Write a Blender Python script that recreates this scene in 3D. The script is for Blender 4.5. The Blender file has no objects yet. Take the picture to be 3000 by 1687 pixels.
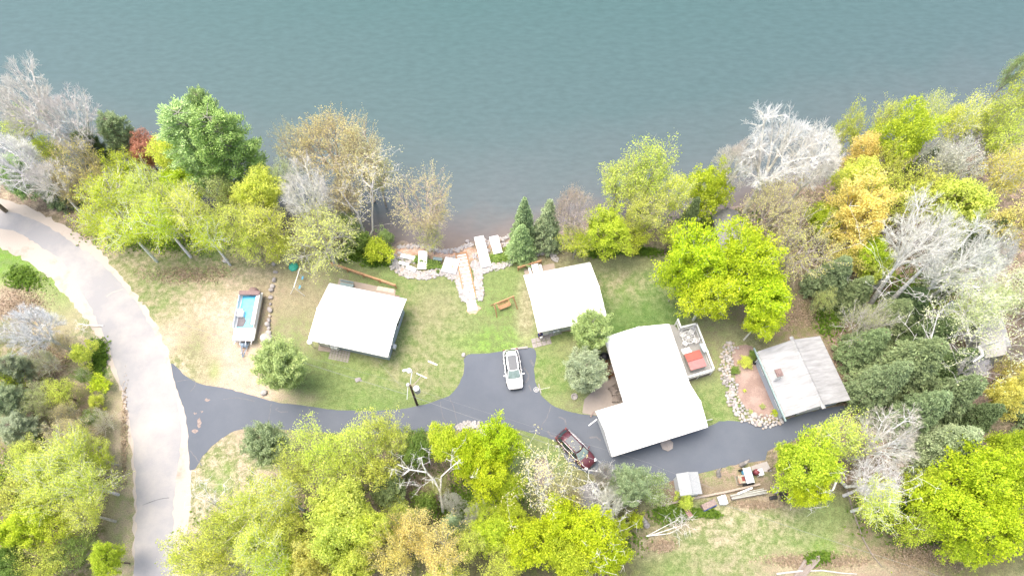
import bpy, bmesh, math, random
import numpy as np
from mathutils import Vector, Matrix
R_ = math.radians
rng = np.random.default_rng(11)
random.seed(11)
scene = bpy.context.scene
C = scene.collection

# ------------------------------------------------------------------ camera
H = 74.0; TILT = R_(26.0); F = 2050.0
cam_d = bpy.data.cameras.new('camera'); cam = bpy.data.objects.new('camera', cam_d); C.objects.link(cam)
cam.location = (0, 0, H); cam.rotation_euler = (TILT, 0, 0)
cam_d.sensor_width = 36; cam_d.lens = 36*F/3000; cam_d.clip_end = 3000; cam_d.clip_start = 0.5
scene.camera = cam
# ------------------------------------------------------------------ light
SUN_EL = 74; SUN_AZ = 285      # compass degrees from +Y, clockwise
w = bpy.data.worlds.new('World'); scene.world = w; w.use_nodes = True
nt = w.node_tree; sky = nt.nodes.new('ShaderNodeTexSky'); sky.sky_type = 'NISHITA'; sky.sun_disc = False
sky.sun_elevation = R_(SUN_EL); sky.sun_rotation = R_(SUN_AZ); sky.air_density = 0.9; sky.dust_density = 6; sky.ozone_density = 0.7
nt.links.new(sky.outputs[0], nt.nodes['Background'].inputs[0]); nt.nodes['Background'].inputs[1].default_value = 0.15
sd = bpy.data.lights.new('sun', 'SUN'); so = bpy.data.objects.new('sun', sd); C.objects.link(so)
sd.energy = 1.2; sd.angle = R_(40); sd.color = (1, 0.93, 0.82)
az = R_(SUN_AZ); el = R_(SUN_EL)
sdir = Vector((math.sin(az)*math.cos(el), math.cos(az)*math.cos(el), math.sin(el)))
so.rotation_euler = sdir.to_track_quat('Z', 'Y').to_euler(); so.location = (-40, 60, 90)
vs = scene.view_settings; vs.view_transform = 'Standard'; vs.look = 'None'; vs.exposure = 1.42; vs.gamma = 1
scene.render.engine = 'CYCLES'

# ------------------------------------------------------------------ projection helpers
ct, st = math.cos(TILT), math.sin(TILT)
def N(px, py, z=0.0):
    dx = (px-1500)/F; dy = -(py-843.5)/F
    wy = dy*ct + st; wz = dy*st - ct
    t = (H - z)/(-wz)
    return Vector((dx*t, wy*t, z))
K = 3000/2576
def V(x, y, z=0.0): return N(x*K, y*K, z)
def proj(x, y, z):   # world -> view px (numpy ok)
    dy = y; dz = z - H
    yc = dy*ct + dz*st; zc = -dy*st + dz*ct
    return (1500 + F*x/(-zc))/K, (843.5 - F*yc/(-zc))/K
def depth_at(p): return -(-p[1]*st + (p[2]-H)*ct)

WL = -0.9
SHORE = [(-900,300),(-400,390),(-100,440),(0,460),(120,490),(250,515),(400,545),(560,565),(700,575),(850,590),(930,606),(1000,612),(1050,617),(1100,622),(1150,624),(1190,612),(1250,600),(1290,592),(1400,585),(1550,570),(1700,550),(1850,520),(2000,475),(2150,440),(2300,410),(2450,380),(2600,350),(2900,310),(3400,250)]
_s = [V(a, b, WL) for a, b in SHORE]; SX = np.array([p.x for p in _s]); SY = np.array([p.y for p in _s])
def gz(x, y):
    d = (np.interp(x, SX, SY) + 0.35*np.sin(x*0.9) + 0.2*np.sin(x*2.3+1) - y)*0.93
    return np.clip(WL + 0.33*d, -4.0, 0.0)
def G(px, py): # native px to ground point following the bank
    p = N(px, py, 0)
    for _ in range(4): p = N(px, py, float(gz(p.x, p.y)))
    return p

# ------------------------------------------------------------------ materials
def newmat(name):
    m = bpy.data.materials.new(name); m.use_nodes = True
    return m, m.node_tree.nodes, m.node_tree.links, m.node_tree.nodes['Principled BSDF']
def mat(name, col, rough=0.6, var=0.15, scale=6.0, bump=0.0, metal=0.0, col2=None, spec=0.5, stretch=None):
    m, n, l, b = newmat(name)
    b.inputs['Roughness'].default_value = rough; b.inputs['Metallic'].default_value = metal
    b.inputs['Specular IOR Level'].default_value = spec
    tc = n.new('ShaderNodeTexCoord'); nz = n.new('ShaderNodeTexNoise')
    nz.inputs['Scale'].default_value = scale; nz.inputs['Detail'].default_value = 5; nz.inputs['Roughness'].default_value = 0.65
    if stretch:
        mp = n.new('ShaderNodeMapping'); mp.inputs['Scale'].default_value = stretch
        l.new(tc.outputs['Object'], mp.inputs[0]); l.new(mp.outputs[0], nz.inputs[0])
    else: l.new(tc.outputs['Object'], nz.inputs[0])
    rp = n.new('ShaderNodeValToRGB'); e = rp.color_ramp.elements
    c2 = col2 or tuple(c*(1-2*var) for c in col); c1 = col if col2 else tuple(min(1, c*(1+var)) for c in col)
    e[0].position = 0.3; e[1].position = 0.7; e[0].color = (*c2, 1); e[1].color = (*c1, 1)
    l.new(nz.outputs['Fac'], rp.inputs[0]); l.new(rp.outputs[0], b.inputs['Base Color'])
    if bump:
        bp = n.new('ShaderNodeBump'); bp.inputs['Strength'].default_value = bump; bp.inputs['Distance'].default_value = 0.05
        l.new(nz.outputs['Fac'], bp.inputs['Height']); l.new(bp.outputs[0], b.inputs['Normal'])
    return m
M = dict(
 white=mat('white_paint', (.8,.8,.79), .45, .04), roofwhite=mat('white_metal_roof', (.88,.88,.88), .4, .03, 2),
 shingle=mat('grey_shingles', (.36,.37,.38), .85, col2=(.22,.225,.23), scale=1.2, bump=.3, stretch=(2.6,.35,1)),
 shingle2=mat('weathered_shingles', (.26,.26,.27), .85, col2=(.18,.18,.185), scale=3, bump=.3),
 slate=mat('blue_grey_siding', (.34,.40,.47), .6, .1, 3, .1, stretch=(.5,.5,9)), siding=mat('pale_siding', (.55,.58,.60), .6, .08, 3, .1, stretch=(.5,.5,9)),
 glass=mat('window_glass', (.05,.07,.08), .08, .1), trim=mat('white_trim', (.75,.75,.74), .5, .05),
 wood=mat('fresh_pine_wood', (.42,.24,.12), .7, .18, 5, .2), oldwood=mat('weathered_wood', (.25,.215,.19), .8, .2, 6, .3, stretch=(1,6,1)),
 deck=mat('painted_deck_boards', (.26,.26,.25), .7, .1, 5, .2, stretch=(1,12,1)), paver=mat('concrete_pavers', (.29,.265,.25), .85, .15, 4, .2),
 conc=mat('pale_concrete', (.34,.32,.30), .85, .1, 1.2, .15), brick=mat('red_brick', (.32,.13,.09), .85, .25, 9, .3),
 red=mat('red_vinyl_cover', (.34,.085,.065), .5, .08, 2), redlow=mat('slope_lit_red_vinyl_cover', (.37,.15,.145), .45, .08, 2),  # redlow: same vinyl, light on the lower slope painted in as pink
 black=mat('black_plastic', (.018,.018,.022), .5, .2), rubber=mat('tyre_rubber', (.02,.02,.02), .85, .2), chrome=mat('bright_metal', (.6,.6,.62), .25, .05, metal=.9),
 galv=mat('galvanised_metal', (.55,.57,.58), .4, .1, metal=.5), teal=mat('grey_teal_paint', (.22,.30,.30), .6, .1), tealcov=mat('green_cloth', (.05,.42,.30), .6, .15),
 tarp=mat('pale_blue_floor_cover', (.12,.46,.60), .35, col2=(.05,.36,.60), scale=1.5, bump=.4), carpet=mat('grey_boat_carpet', (.16,.15,.16), .9, .15),
 canvas=mat('brown_canvas', (.22,.155,.15), .85, .15, 5, .5), bluemetal=mat('blue_grey_trailer_metal', (.16,.24,.33), .5, .15),
 stone=mat('pale_fieldstone', (.46,.44,.42), .85, col2=(.25,.235,.23), scale=1.8, bump=.4), stone2=mat('grey_fieldstone', (.36,.34,.335), .85, col2=(.22,.205,.20), scale=2.5, bump=.4),
 stone3=mat('warm_fieldstone', (.44,.38,.32), .85, col2=(.29,.24,.20), scale=2, bump=.4),
 timber=mat('grey_landscape_timber', (.34,.29,.24), .85, .2, 8, .3), pole=mat('creosoted_pole', (.10,.065,.045), .85, .3, 8, .3, stretch=(4,4,.6)),
 rust=mat('rusty_steel', (.36,.15,.09), .8, col2=(.25,.36,.29), scale=2.2, bump=.2), bluep=mat('bright_blue_paint', (.07,.34,.56), .5, .15),
 dryg=mat('dry_ornamental_grass', (.42,.20,.09), .8, .3, 3), birch=mat('birch_bark', (.60,.585,.56), .8, col2=(.33,.315,.30), scale=3, bump=.2, stretch=(1,1,4)),
 hay=mat('brown_box_steel', (.25,.19,.17), .7, .2), lumber=mat('pale_green_lumber', (.40,.41,.37), .7, .12, 3, .1), crack=mat('sealed_crack_filler', (.16,.15,.15), .8, .1),
 crackp=mat('pale_chalk_scuff', (.14,.145,.16), .9, .2), patch=mat('exposed_base_patch', (.27,.22,.20), .95, .2, 4), pink=mat('pink_cushion', (.30,.18,.16), .8, .1),
 skin=mat('skin', (.45,.27,.20), .6, .05), shirt=mat('blue_jacket', (.035,.05,.22), .8, .2), denim=mat('dark_trousers', (.03,.035,.05), .8, .2), hair=mat('dark_hair', (.03,.02,.018), .7, .2),
 carw=mat('white_car_paint', (.78,.79,.80), .22, .02), carm=mat('maroon_car_paint', (.085,.024,.034), .22, .05), wglass=mat('sky_sheen_windshield_glass', (.30,.38,.38), .05, col2=(.14,.20,.20), scale=1.2), cglass=mat('car_glass', (.03,.045,.05), .05, .05), csun=mat('dark_sunroof_glass', (.10,.11,.12), .12, .05),  # wglass: pale base colour stands in for sky reflected in the windshield
 lamp=mat('headlight_lens', (.6,.62,.65), .1, .05), tail=mat('red_tail_lamp', (.13,.015,.015), .2, .05), blued=mat('dark_blue_tarp', (.03,.09,.30), .5, .25, 3, .3),
)
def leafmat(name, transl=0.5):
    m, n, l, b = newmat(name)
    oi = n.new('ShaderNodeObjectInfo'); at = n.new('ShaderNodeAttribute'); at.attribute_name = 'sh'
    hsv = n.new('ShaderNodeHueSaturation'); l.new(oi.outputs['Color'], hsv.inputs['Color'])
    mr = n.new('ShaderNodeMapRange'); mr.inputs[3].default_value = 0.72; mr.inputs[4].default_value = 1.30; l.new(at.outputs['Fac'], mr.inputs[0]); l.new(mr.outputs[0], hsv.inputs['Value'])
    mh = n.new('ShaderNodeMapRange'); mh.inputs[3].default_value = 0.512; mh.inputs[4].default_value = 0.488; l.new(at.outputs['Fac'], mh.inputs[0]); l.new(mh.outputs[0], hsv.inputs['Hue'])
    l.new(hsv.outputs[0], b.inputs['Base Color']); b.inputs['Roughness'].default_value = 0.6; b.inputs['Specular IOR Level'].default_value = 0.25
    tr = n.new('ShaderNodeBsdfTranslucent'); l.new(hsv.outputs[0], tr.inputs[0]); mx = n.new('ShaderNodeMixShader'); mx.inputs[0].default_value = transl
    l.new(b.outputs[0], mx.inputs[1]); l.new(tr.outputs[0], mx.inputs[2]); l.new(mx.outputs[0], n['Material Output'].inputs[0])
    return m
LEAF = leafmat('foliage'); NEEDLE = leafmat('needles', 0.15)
def barkmat():
    m, n, l, b = newmat('bark'); oi = n.new('ShaderNodeObjectInfo'); tc = n.new('ShaderNodeTexCoord'); nz = n.new('ShaderNodeTexNoise')
    nz.inputs['Scale'].default_value = 3; nz.inputs['Detail'].default_value = 6; l.new(tc.outputs['Object'], nz.inputs[0])
    mr = n.new('ShaderNodeMapRange'); mr.inputs[1].default_value=.3; mr.inputs[2].default_value=.7; mr.inputs[3].default_value = 0.55; mr.inputs[4].default_value = 1.2; l.new(nz.outputs['Fac'], mr.inputs[0])
    hsv = n.new('ShaderNodeHueSaturation'); l.new(oi.outputs['Color'], hsv.inputs['Color']); l.new(mr.outputs[0], hsv.inputs['Value'])
    l.new(hsv.outputs[0], b.inputs['Base Color']); b.inputs['Roughness'].default_value = 0.85
    return m
BARK = barkmat()

# ------------------------------------------------------------------ object helpers
def tag(o, label=None, cat=None, group=None, kind=None):
    if label: o['label'] = label
    if cat: o['category'] = cat
    if group: o['group'] = group
    if kind: o['kind'] = kind
    return o
def empty(name, loc, rz=0, label=None, cat=None, group=None):
    o = bpy.data.objects.new(name, None); C.objects.link(o); o.location = loc; o.rotation_euler = (0, 0, rz); o.empty_display_size = .3
    return tag(o, label, cat, group)
class MB:
    def __init__(s): s.v = []; s.f = []; s.m = Matrix.Identity(4)
    def add(s, vs, fs):
        k = len(s.v); s.v += [tuple(s.m @ Vector(p)) for p in vs]; s.f += [tuple(i+k for i in f) for f in fs]; return s
    def box(s, x, y, z, sx, sy, sz, rz=0, rx=0, ry=0):
        mt = Matrix.Translation((x, y, z)) @ Matrix.Rotation(rz, 4, 'Z') @ Matrix.Rotation(ry, 4, 'Y') @ Matrix.Rotation(rx, 4, 'X')
        vs = [tuple(mt @ Vector((a*sx/2, b*sy/2, c*sz/2))) for a in (-1, 1) for b in (-1, 1) for c in (-1, 1)]
        return s.add(vs, [(0,1,3,2),(4,6,7,5),(0,4,5,1),(2,3,7,6),(0,2,6,4),(1,5,7,3)])
    def tube(s, p, q, r0, r1=None, n=8):
        r1 = r0 if r1 is None else r1; p = Vector(p); q = Vector(q); d = (q-p)
        if d.length < 1e-6: return s
        qt = d.to_track_quat('Z', 'Y'); vs = []
        for c, r in ((p, r0), (q, r1)):
            for i in range(n):
                a = 2*math.pi*i/n; vs.append(tuple(c + qt @ Vector((r*math.cos(a), r*math.sin(a), 0))))
        return s.add(vs, [(i, (i+1) % n, n+(i+1) % n, n+i) for i in range(n)] + [tuple(range(n-1, -1, -1)), tuple(range(n, 2*n))])
    def path(s, pts, r, n=8, r1=None):
        m = len(pts)-1
        for i in range(m):
            a = r + ((r1 if r1 is not None else r)-r)*i/m; b = r + ((r1 if r1 is not None else r)-r)*(i+1)/m
            s.tube(pts[i], pts[i+1], a, b, n)
        return s
    def lathe(s, x, y, prof, n=20, z0=0):
        vs = []
        for r, z in prof:
            for i in range(n): a = 2*math.pi*i/n; vs.append((x+r*math.cos(a), y+r*math.sin(a), z+z0))
        fs = [(j*n+i, j*n+(i+1) % n, (j+1)*n+(i+1) % n, (j+1)*n+i) for j in range(len(prof)-1) for i in range(n)]
        fs += [tuple(range(n-1, -1, -1)), tuple(range((len(prof)-1)*n, len(prof)*n))]
        return s.add(vs, fs)
    def ring(s, c, r, t, n=24, axis=None):
        pts = [(c[0]+r*math.cos(2*math.pi*i/n), c[1]+r*math.sin(2*math.pi*i/n), c[2]) for i in range(n+1)]
        return s.path(pts, t, 6)
    def prism(s, pts, z0, z1):
        n = len(pts)
        return s.add([(p[0], p[1], z0) for p in pts] + [(p[0], p[1], z1) for p in pts],
            [(i, (i+1) % n, n+(i+1) % n, n+i) for i in range(n)] + [tuple(range(n-1, -1, -1)), tuple(range(n, 2*n))])
    def xprism(s, yz, x0, x1):
        n = len(yz)
        return s.add([(x0, p[0], p[1]) for p in yz] + [(x1, p[0], p[1]) for p in yz],
            [(i, (i+1) % n, n+(i+1) % n, n+i) for i in range(n)] + [tuple(range(n-1, -1, -1)), tuple(range(n, 2*n))])
    def build(s, name, m, parent=None, smooth=False, bevel=0, sub=0):
        me = bpy.data.meshes.new(name); me.from_pydata(s.v, [], s.f); me.materials.append(m)
        bm = bmesh.new(); bm.from_mesh(me); bmesh.ops.recalc_face_normals(bm, faces=bm.faces); bm.to_mesh(me); bm.free()
        if smooth: me.polygons.foreach_set('use_smooth', [True]*len(me.polygons))
        o = bpy.data.objects.new(name, me); C.objects.link(o); o.parent = parent
        if bevel: md = o.modifiers.new('b', 'BEVEL'); md.width = bevel; md.segments = 2; md.limit_method = 'ANGLE'
        if sub: md = o.modifiers.new('s', 'SUBSURF'); md.levels = sub; md.render_levels = sub
        return o
def npmesh(name, v, f, m, att=None, smooth=False):   # v (n,3) f (k,4|3)
    me = bpy.data.meshes.new(name); v = np.asarray(v, np.float32); f = np.asarray(f, np.int32)
    k, c = f.shape
    me.vertices.add(len(v)); me.vertices.foreach_set('co', v.ravel()); me.loops.add(k*c); me.loops.foreach_set('vertex_index', f.ravel())
    me.polygons.add(k); me.polygons.foreach_set('loop_start', np.arange(0, k*c, c, dtype=np.int32))
    if smooth: me.polygons.foreach_set('use_smooth', np.ones(k, bool))
    me.materials.append(m)
    if att is not None:
        a = me.attributes.new('sh', 'FLOAT', 'FACE'); a.data.foreach_set('value', np.asarray(att, np.float32))
    me.update(calc_edges=True); return me
def link(name, me, parent=None, loc=(0, 0, 0), rz=0, s=1):
    o = bpy.data.objects.new(name, me); C.objects.link(o); o.parent = parent; o.location = loc; o.rotation_euler = (0, 0, rz)
    o.scale = (s, s, s) if not isinstance(s, tuple) else s
    return o
def smoothpath(pts, step=0.5, closed=False):
    P = [Vector((p[0], p[1])) for p in pts]; n = len(P); out = []
    for i in range(n if closed else n-1):
        p0 = P[(i-1) % n] if closed or i > 0 else P[0]*2-P[1]; p1 = P[i]; p2 = P[(i+1) % n]
        p3 = P[(i+2) % n] if closed or i+2 < n else p2*2-p1
        k = max(1, int((p2-p1).length/step))
        for j in range(k):
            t = j/k; out.append(0.5*((2*p1) + (p2-p0)*t + (2*p0-5*p1+4*p2-p3)*t*t + (3*p1-p0-3*p2+p3)*t**3))
    if not closed: out.append(P[-1])
    return out
def sheet(name, pts, z, m, step=0.5, jit=0.05, smooth=True, kind='structure', parent=None):
    Q = smoothpath(pts, step, True) if smooth else [Vector((p[0], p[1])) for p in pts]
    Q = [q + Vector((random.gauss(0, jit), random.gauss(0, jit))) for q in Q]
    me = bpy.data.meshes.new(name); from mathutils.geometry import tessellate_polygon
    tri = tessellate_polygon([[Vector((q.x, q.y, 0)) for q in Q]])
    me.from_pydata([(q.x, q.y, z) for q in Q], [], [t if (Q[t[1]]-Q[t[0]]).cross(Q[t[2]]-Q[t[0]]) > 0 else (t[0], t[2], t[1]) for t in tri]); me.materials.append(m)
    o = bpy.data.objects.new(name, me); C.objects.link(o); o.parent = parent
    if kind: o['kind'] = kind
    return o
#@@SETTING
# ------------------------------------------------------------------ ground
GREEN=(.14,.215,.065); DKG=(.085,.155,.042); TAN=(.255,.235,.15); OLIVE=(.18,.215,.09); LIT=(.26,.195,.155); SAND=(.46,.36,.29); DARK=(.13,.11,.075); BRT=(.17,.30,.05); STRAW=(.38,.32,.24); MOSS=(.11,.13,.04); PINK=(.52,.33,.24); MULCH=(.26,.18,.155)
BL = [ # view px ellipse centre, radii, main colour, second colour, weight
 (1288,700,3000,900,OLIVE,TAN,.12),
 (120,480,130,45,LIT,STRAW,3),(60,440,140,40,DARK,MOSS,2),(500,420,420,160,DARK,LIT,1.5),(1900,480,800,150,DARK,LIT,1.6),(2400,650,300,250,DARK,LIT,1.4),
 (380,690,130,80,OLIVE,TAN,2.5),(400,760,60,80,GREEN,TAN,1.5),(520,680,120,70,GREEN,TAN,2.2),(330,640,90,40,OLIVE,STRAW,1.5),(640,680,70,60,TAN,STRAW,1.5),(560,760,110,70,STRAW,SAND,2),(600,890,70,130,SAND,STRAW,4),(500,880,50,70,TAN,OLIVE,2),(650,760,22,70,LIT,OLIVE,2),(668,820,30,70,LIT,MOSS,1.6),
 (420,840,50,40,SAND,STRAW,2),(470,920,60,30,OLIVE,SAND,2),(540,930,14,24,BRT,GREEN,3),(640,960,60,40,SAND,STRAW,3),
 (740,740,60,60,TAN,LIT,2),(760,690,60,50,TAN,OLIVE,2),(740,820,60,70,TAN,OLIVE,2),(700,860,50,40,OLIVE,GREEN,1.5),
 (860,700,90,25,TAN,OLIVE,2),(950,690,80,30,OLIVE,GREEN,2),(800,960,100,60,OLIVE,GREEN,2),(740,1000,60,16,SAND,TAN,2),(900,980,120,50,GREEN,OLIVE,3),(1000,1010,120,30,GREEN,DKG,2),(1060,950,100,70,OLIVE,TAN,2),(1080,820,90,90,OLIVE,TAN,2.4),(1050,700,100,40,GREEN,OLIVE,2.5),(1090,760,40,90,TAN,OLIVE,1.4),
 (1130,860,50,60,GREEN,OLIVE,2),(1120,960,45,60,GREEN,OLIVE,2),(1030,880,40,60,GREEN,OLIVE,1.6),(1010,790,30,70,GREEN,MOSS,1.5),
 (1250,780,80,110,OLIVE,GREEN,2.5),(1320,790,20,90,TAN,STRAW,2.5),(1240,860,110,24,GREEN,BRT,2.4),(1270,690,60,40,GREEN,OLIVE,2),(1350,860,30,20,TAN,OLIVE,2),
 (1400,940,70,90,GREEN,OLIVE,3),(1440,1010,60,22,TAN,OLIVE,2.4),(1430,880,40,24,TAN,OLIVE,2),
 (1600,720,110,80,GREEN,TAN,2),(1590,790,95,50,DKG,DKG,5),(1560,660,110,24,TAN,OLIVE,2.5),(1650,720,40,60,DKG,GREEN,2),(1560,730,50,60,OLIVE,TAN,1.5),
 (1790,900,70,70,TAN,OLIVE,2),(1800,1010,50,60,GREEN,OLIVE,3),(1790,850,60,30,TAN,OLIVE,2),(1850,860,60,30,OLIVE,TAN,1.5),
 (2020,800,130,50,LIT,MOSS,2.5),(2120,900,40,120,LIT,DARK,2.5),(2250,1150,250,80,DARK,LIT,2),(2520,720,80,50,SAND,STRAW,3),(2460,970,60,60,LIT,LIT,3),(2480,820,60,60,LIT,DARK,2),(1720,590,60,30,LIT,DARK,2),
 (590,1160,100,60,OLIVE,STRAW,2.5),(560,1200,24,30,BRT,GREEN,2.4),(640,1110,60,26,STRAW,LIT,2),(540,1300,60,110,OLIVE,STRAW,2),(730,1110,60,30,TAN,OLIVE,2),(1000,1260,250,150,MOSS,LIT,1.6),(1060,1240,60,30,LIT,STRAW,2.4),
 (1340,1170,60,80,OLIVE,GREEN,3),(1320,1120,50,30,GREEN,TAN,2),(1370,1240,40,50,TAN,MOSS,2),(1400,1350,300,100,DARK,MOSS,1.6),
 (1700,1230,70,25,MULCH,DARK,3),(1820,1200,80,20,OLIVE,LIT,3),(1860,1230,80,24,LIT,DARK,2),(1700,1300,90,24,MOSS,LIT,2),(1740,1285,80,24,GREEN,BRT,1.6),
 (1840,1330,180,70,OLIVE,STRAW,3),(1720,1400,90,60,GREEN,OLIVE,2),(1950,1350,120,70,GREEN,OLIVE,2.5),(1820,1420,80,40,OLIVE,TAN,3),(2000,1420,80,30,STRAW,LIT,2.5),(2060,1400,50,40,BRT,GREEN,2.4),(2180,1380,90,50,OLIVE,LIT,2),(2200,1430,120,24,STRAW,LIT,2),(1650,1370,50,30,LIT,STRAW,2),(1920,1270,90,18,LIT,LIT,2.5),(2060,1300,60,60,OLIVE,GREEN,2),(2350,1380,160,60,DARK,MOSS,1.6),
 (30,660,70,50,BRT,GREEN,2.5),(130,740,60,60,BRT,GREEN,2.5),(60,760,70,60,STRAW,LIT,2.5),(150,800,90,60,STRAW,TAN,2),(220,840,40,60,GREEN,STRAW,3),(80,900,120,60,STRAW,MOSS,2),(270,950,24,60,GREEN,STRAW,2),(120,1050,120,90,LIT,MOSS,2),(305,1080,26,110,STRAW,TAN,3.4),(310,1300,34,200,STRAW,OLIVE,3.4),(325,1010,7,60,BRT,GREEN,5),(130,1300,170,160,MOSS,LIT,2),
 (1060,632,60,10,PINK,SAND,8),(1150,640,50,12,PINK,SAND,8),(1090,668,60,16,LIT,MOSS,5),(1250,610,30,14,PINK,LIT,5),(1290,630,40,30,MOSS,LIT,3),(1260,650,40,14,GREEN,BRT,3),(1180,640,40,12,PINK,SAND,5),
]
def ground():
    xs = np.unique(np.concatenate([np.linspace(-600,-130,12), np.linspace(-130,-90,20), np.arange(-90,90.1,.45), np.linspace(91,130,20), np.linspace(140,600,12)]))
    ys = np.unique(np.concatenate([np.linspace(-500,-40,12), np.linspace(-35,-2,16), np.arange(0,72,.45), np.linspace(73,120,20), np.linspace(140,900,8)]))
    X, Y = np.meshgrid(xs, ys); Z = gz(X, Y)
    Z = Z + np.where(Z > -.02, 0, 0.08*np.sin(X*1.7)*np.sin(Y*2.1))
    nx, ny = len(xs), len(ys); v = np.stack([X.ravel(), Y.ravel(), Z.ravel()], 1)
    i = np.arange(ny-1)[:, None]*nx + np.arange(nx-1)[None]; i = i.ravel(); f = np.stack([i, i+1, i+nx+1, i+nx], 1)
    m, n, l, b = newmat('ground_cover'); b.inputs['Roughness'].default_value = .95; b.inputs['Specular IOR Level'].default_value = .1
    me = npmesh('ground', v, f, m, smooth=True)
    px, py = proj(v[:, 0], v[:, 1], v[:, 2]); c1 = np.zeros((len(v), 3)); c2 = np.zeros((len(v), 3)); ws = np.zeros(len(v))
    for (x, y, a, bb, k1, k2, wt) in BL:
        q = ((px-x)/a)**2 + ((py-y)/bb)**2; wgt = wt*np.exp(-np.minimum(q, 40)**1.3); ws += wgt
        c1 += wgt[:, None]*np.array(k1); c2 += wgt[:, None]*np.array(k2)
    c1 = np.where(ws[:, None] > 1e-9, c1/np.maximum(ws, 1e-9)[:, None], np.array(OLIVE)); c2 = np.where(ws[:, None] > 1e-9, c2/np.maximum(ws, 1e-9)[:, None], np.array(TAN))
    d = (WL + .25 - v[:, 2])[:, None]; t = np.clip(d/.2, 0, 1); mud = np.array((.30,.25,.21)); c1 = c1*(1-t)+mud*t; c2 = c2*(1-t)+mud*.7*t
    for nm, cc in (('c1', c1), ('c2', c2)):
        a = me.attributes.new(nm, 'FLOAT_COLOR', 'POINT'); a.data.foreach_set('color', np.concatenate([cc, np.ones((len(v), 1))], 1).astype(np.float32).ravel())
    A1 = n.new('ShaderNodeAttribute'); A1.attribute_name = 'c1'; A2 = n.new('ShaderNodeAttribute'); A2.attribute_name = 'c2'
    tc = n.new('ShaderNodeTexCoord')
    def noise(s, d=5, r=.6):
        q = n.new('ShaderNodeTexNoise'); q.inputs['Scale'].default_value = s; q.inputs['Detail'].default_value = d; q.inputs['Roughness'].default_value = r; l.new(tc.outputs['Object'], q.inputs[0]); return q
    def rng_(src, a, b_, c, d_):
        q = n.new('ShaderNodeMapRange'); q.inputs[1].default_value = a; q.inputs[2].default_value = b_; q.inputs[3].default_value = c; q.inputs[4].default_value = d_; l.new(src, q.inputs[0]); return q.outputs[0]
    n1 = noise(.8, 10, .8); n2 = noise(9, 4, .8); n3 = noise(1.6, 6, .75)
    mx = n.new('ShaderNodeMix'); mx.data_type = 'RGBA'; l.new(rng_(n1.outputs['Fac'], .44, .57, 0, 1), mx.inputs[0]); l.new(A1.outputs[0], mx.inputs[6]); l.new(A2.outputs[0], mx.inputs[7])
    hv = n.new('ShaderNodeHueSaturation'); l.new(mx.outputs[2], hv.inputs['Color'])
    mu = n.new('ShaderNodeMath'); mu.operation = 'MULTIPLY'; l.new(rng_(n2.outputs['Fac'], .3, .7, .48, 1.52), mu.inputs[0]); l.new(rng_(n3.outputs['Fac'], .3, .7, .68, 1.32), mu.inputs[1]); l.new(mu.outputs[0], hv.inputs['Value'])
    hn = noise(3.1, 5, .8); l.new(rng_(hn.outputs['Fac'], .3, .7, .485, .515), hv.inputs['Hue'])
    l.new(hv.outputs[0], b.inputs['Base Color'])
    bp = n.new('ShaderNodeBump'); bp.inputs['Strength'].default_value = .7; bp.inputs['Distance'].default_value = .12; l.new(n2.outputs['Fac'], bp.inputs['Height']); l.new(bp.outputs[0], b.inputs['Normal'])
    o = link('ground', me); tag(o, kind='structure')
ground()
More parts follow.
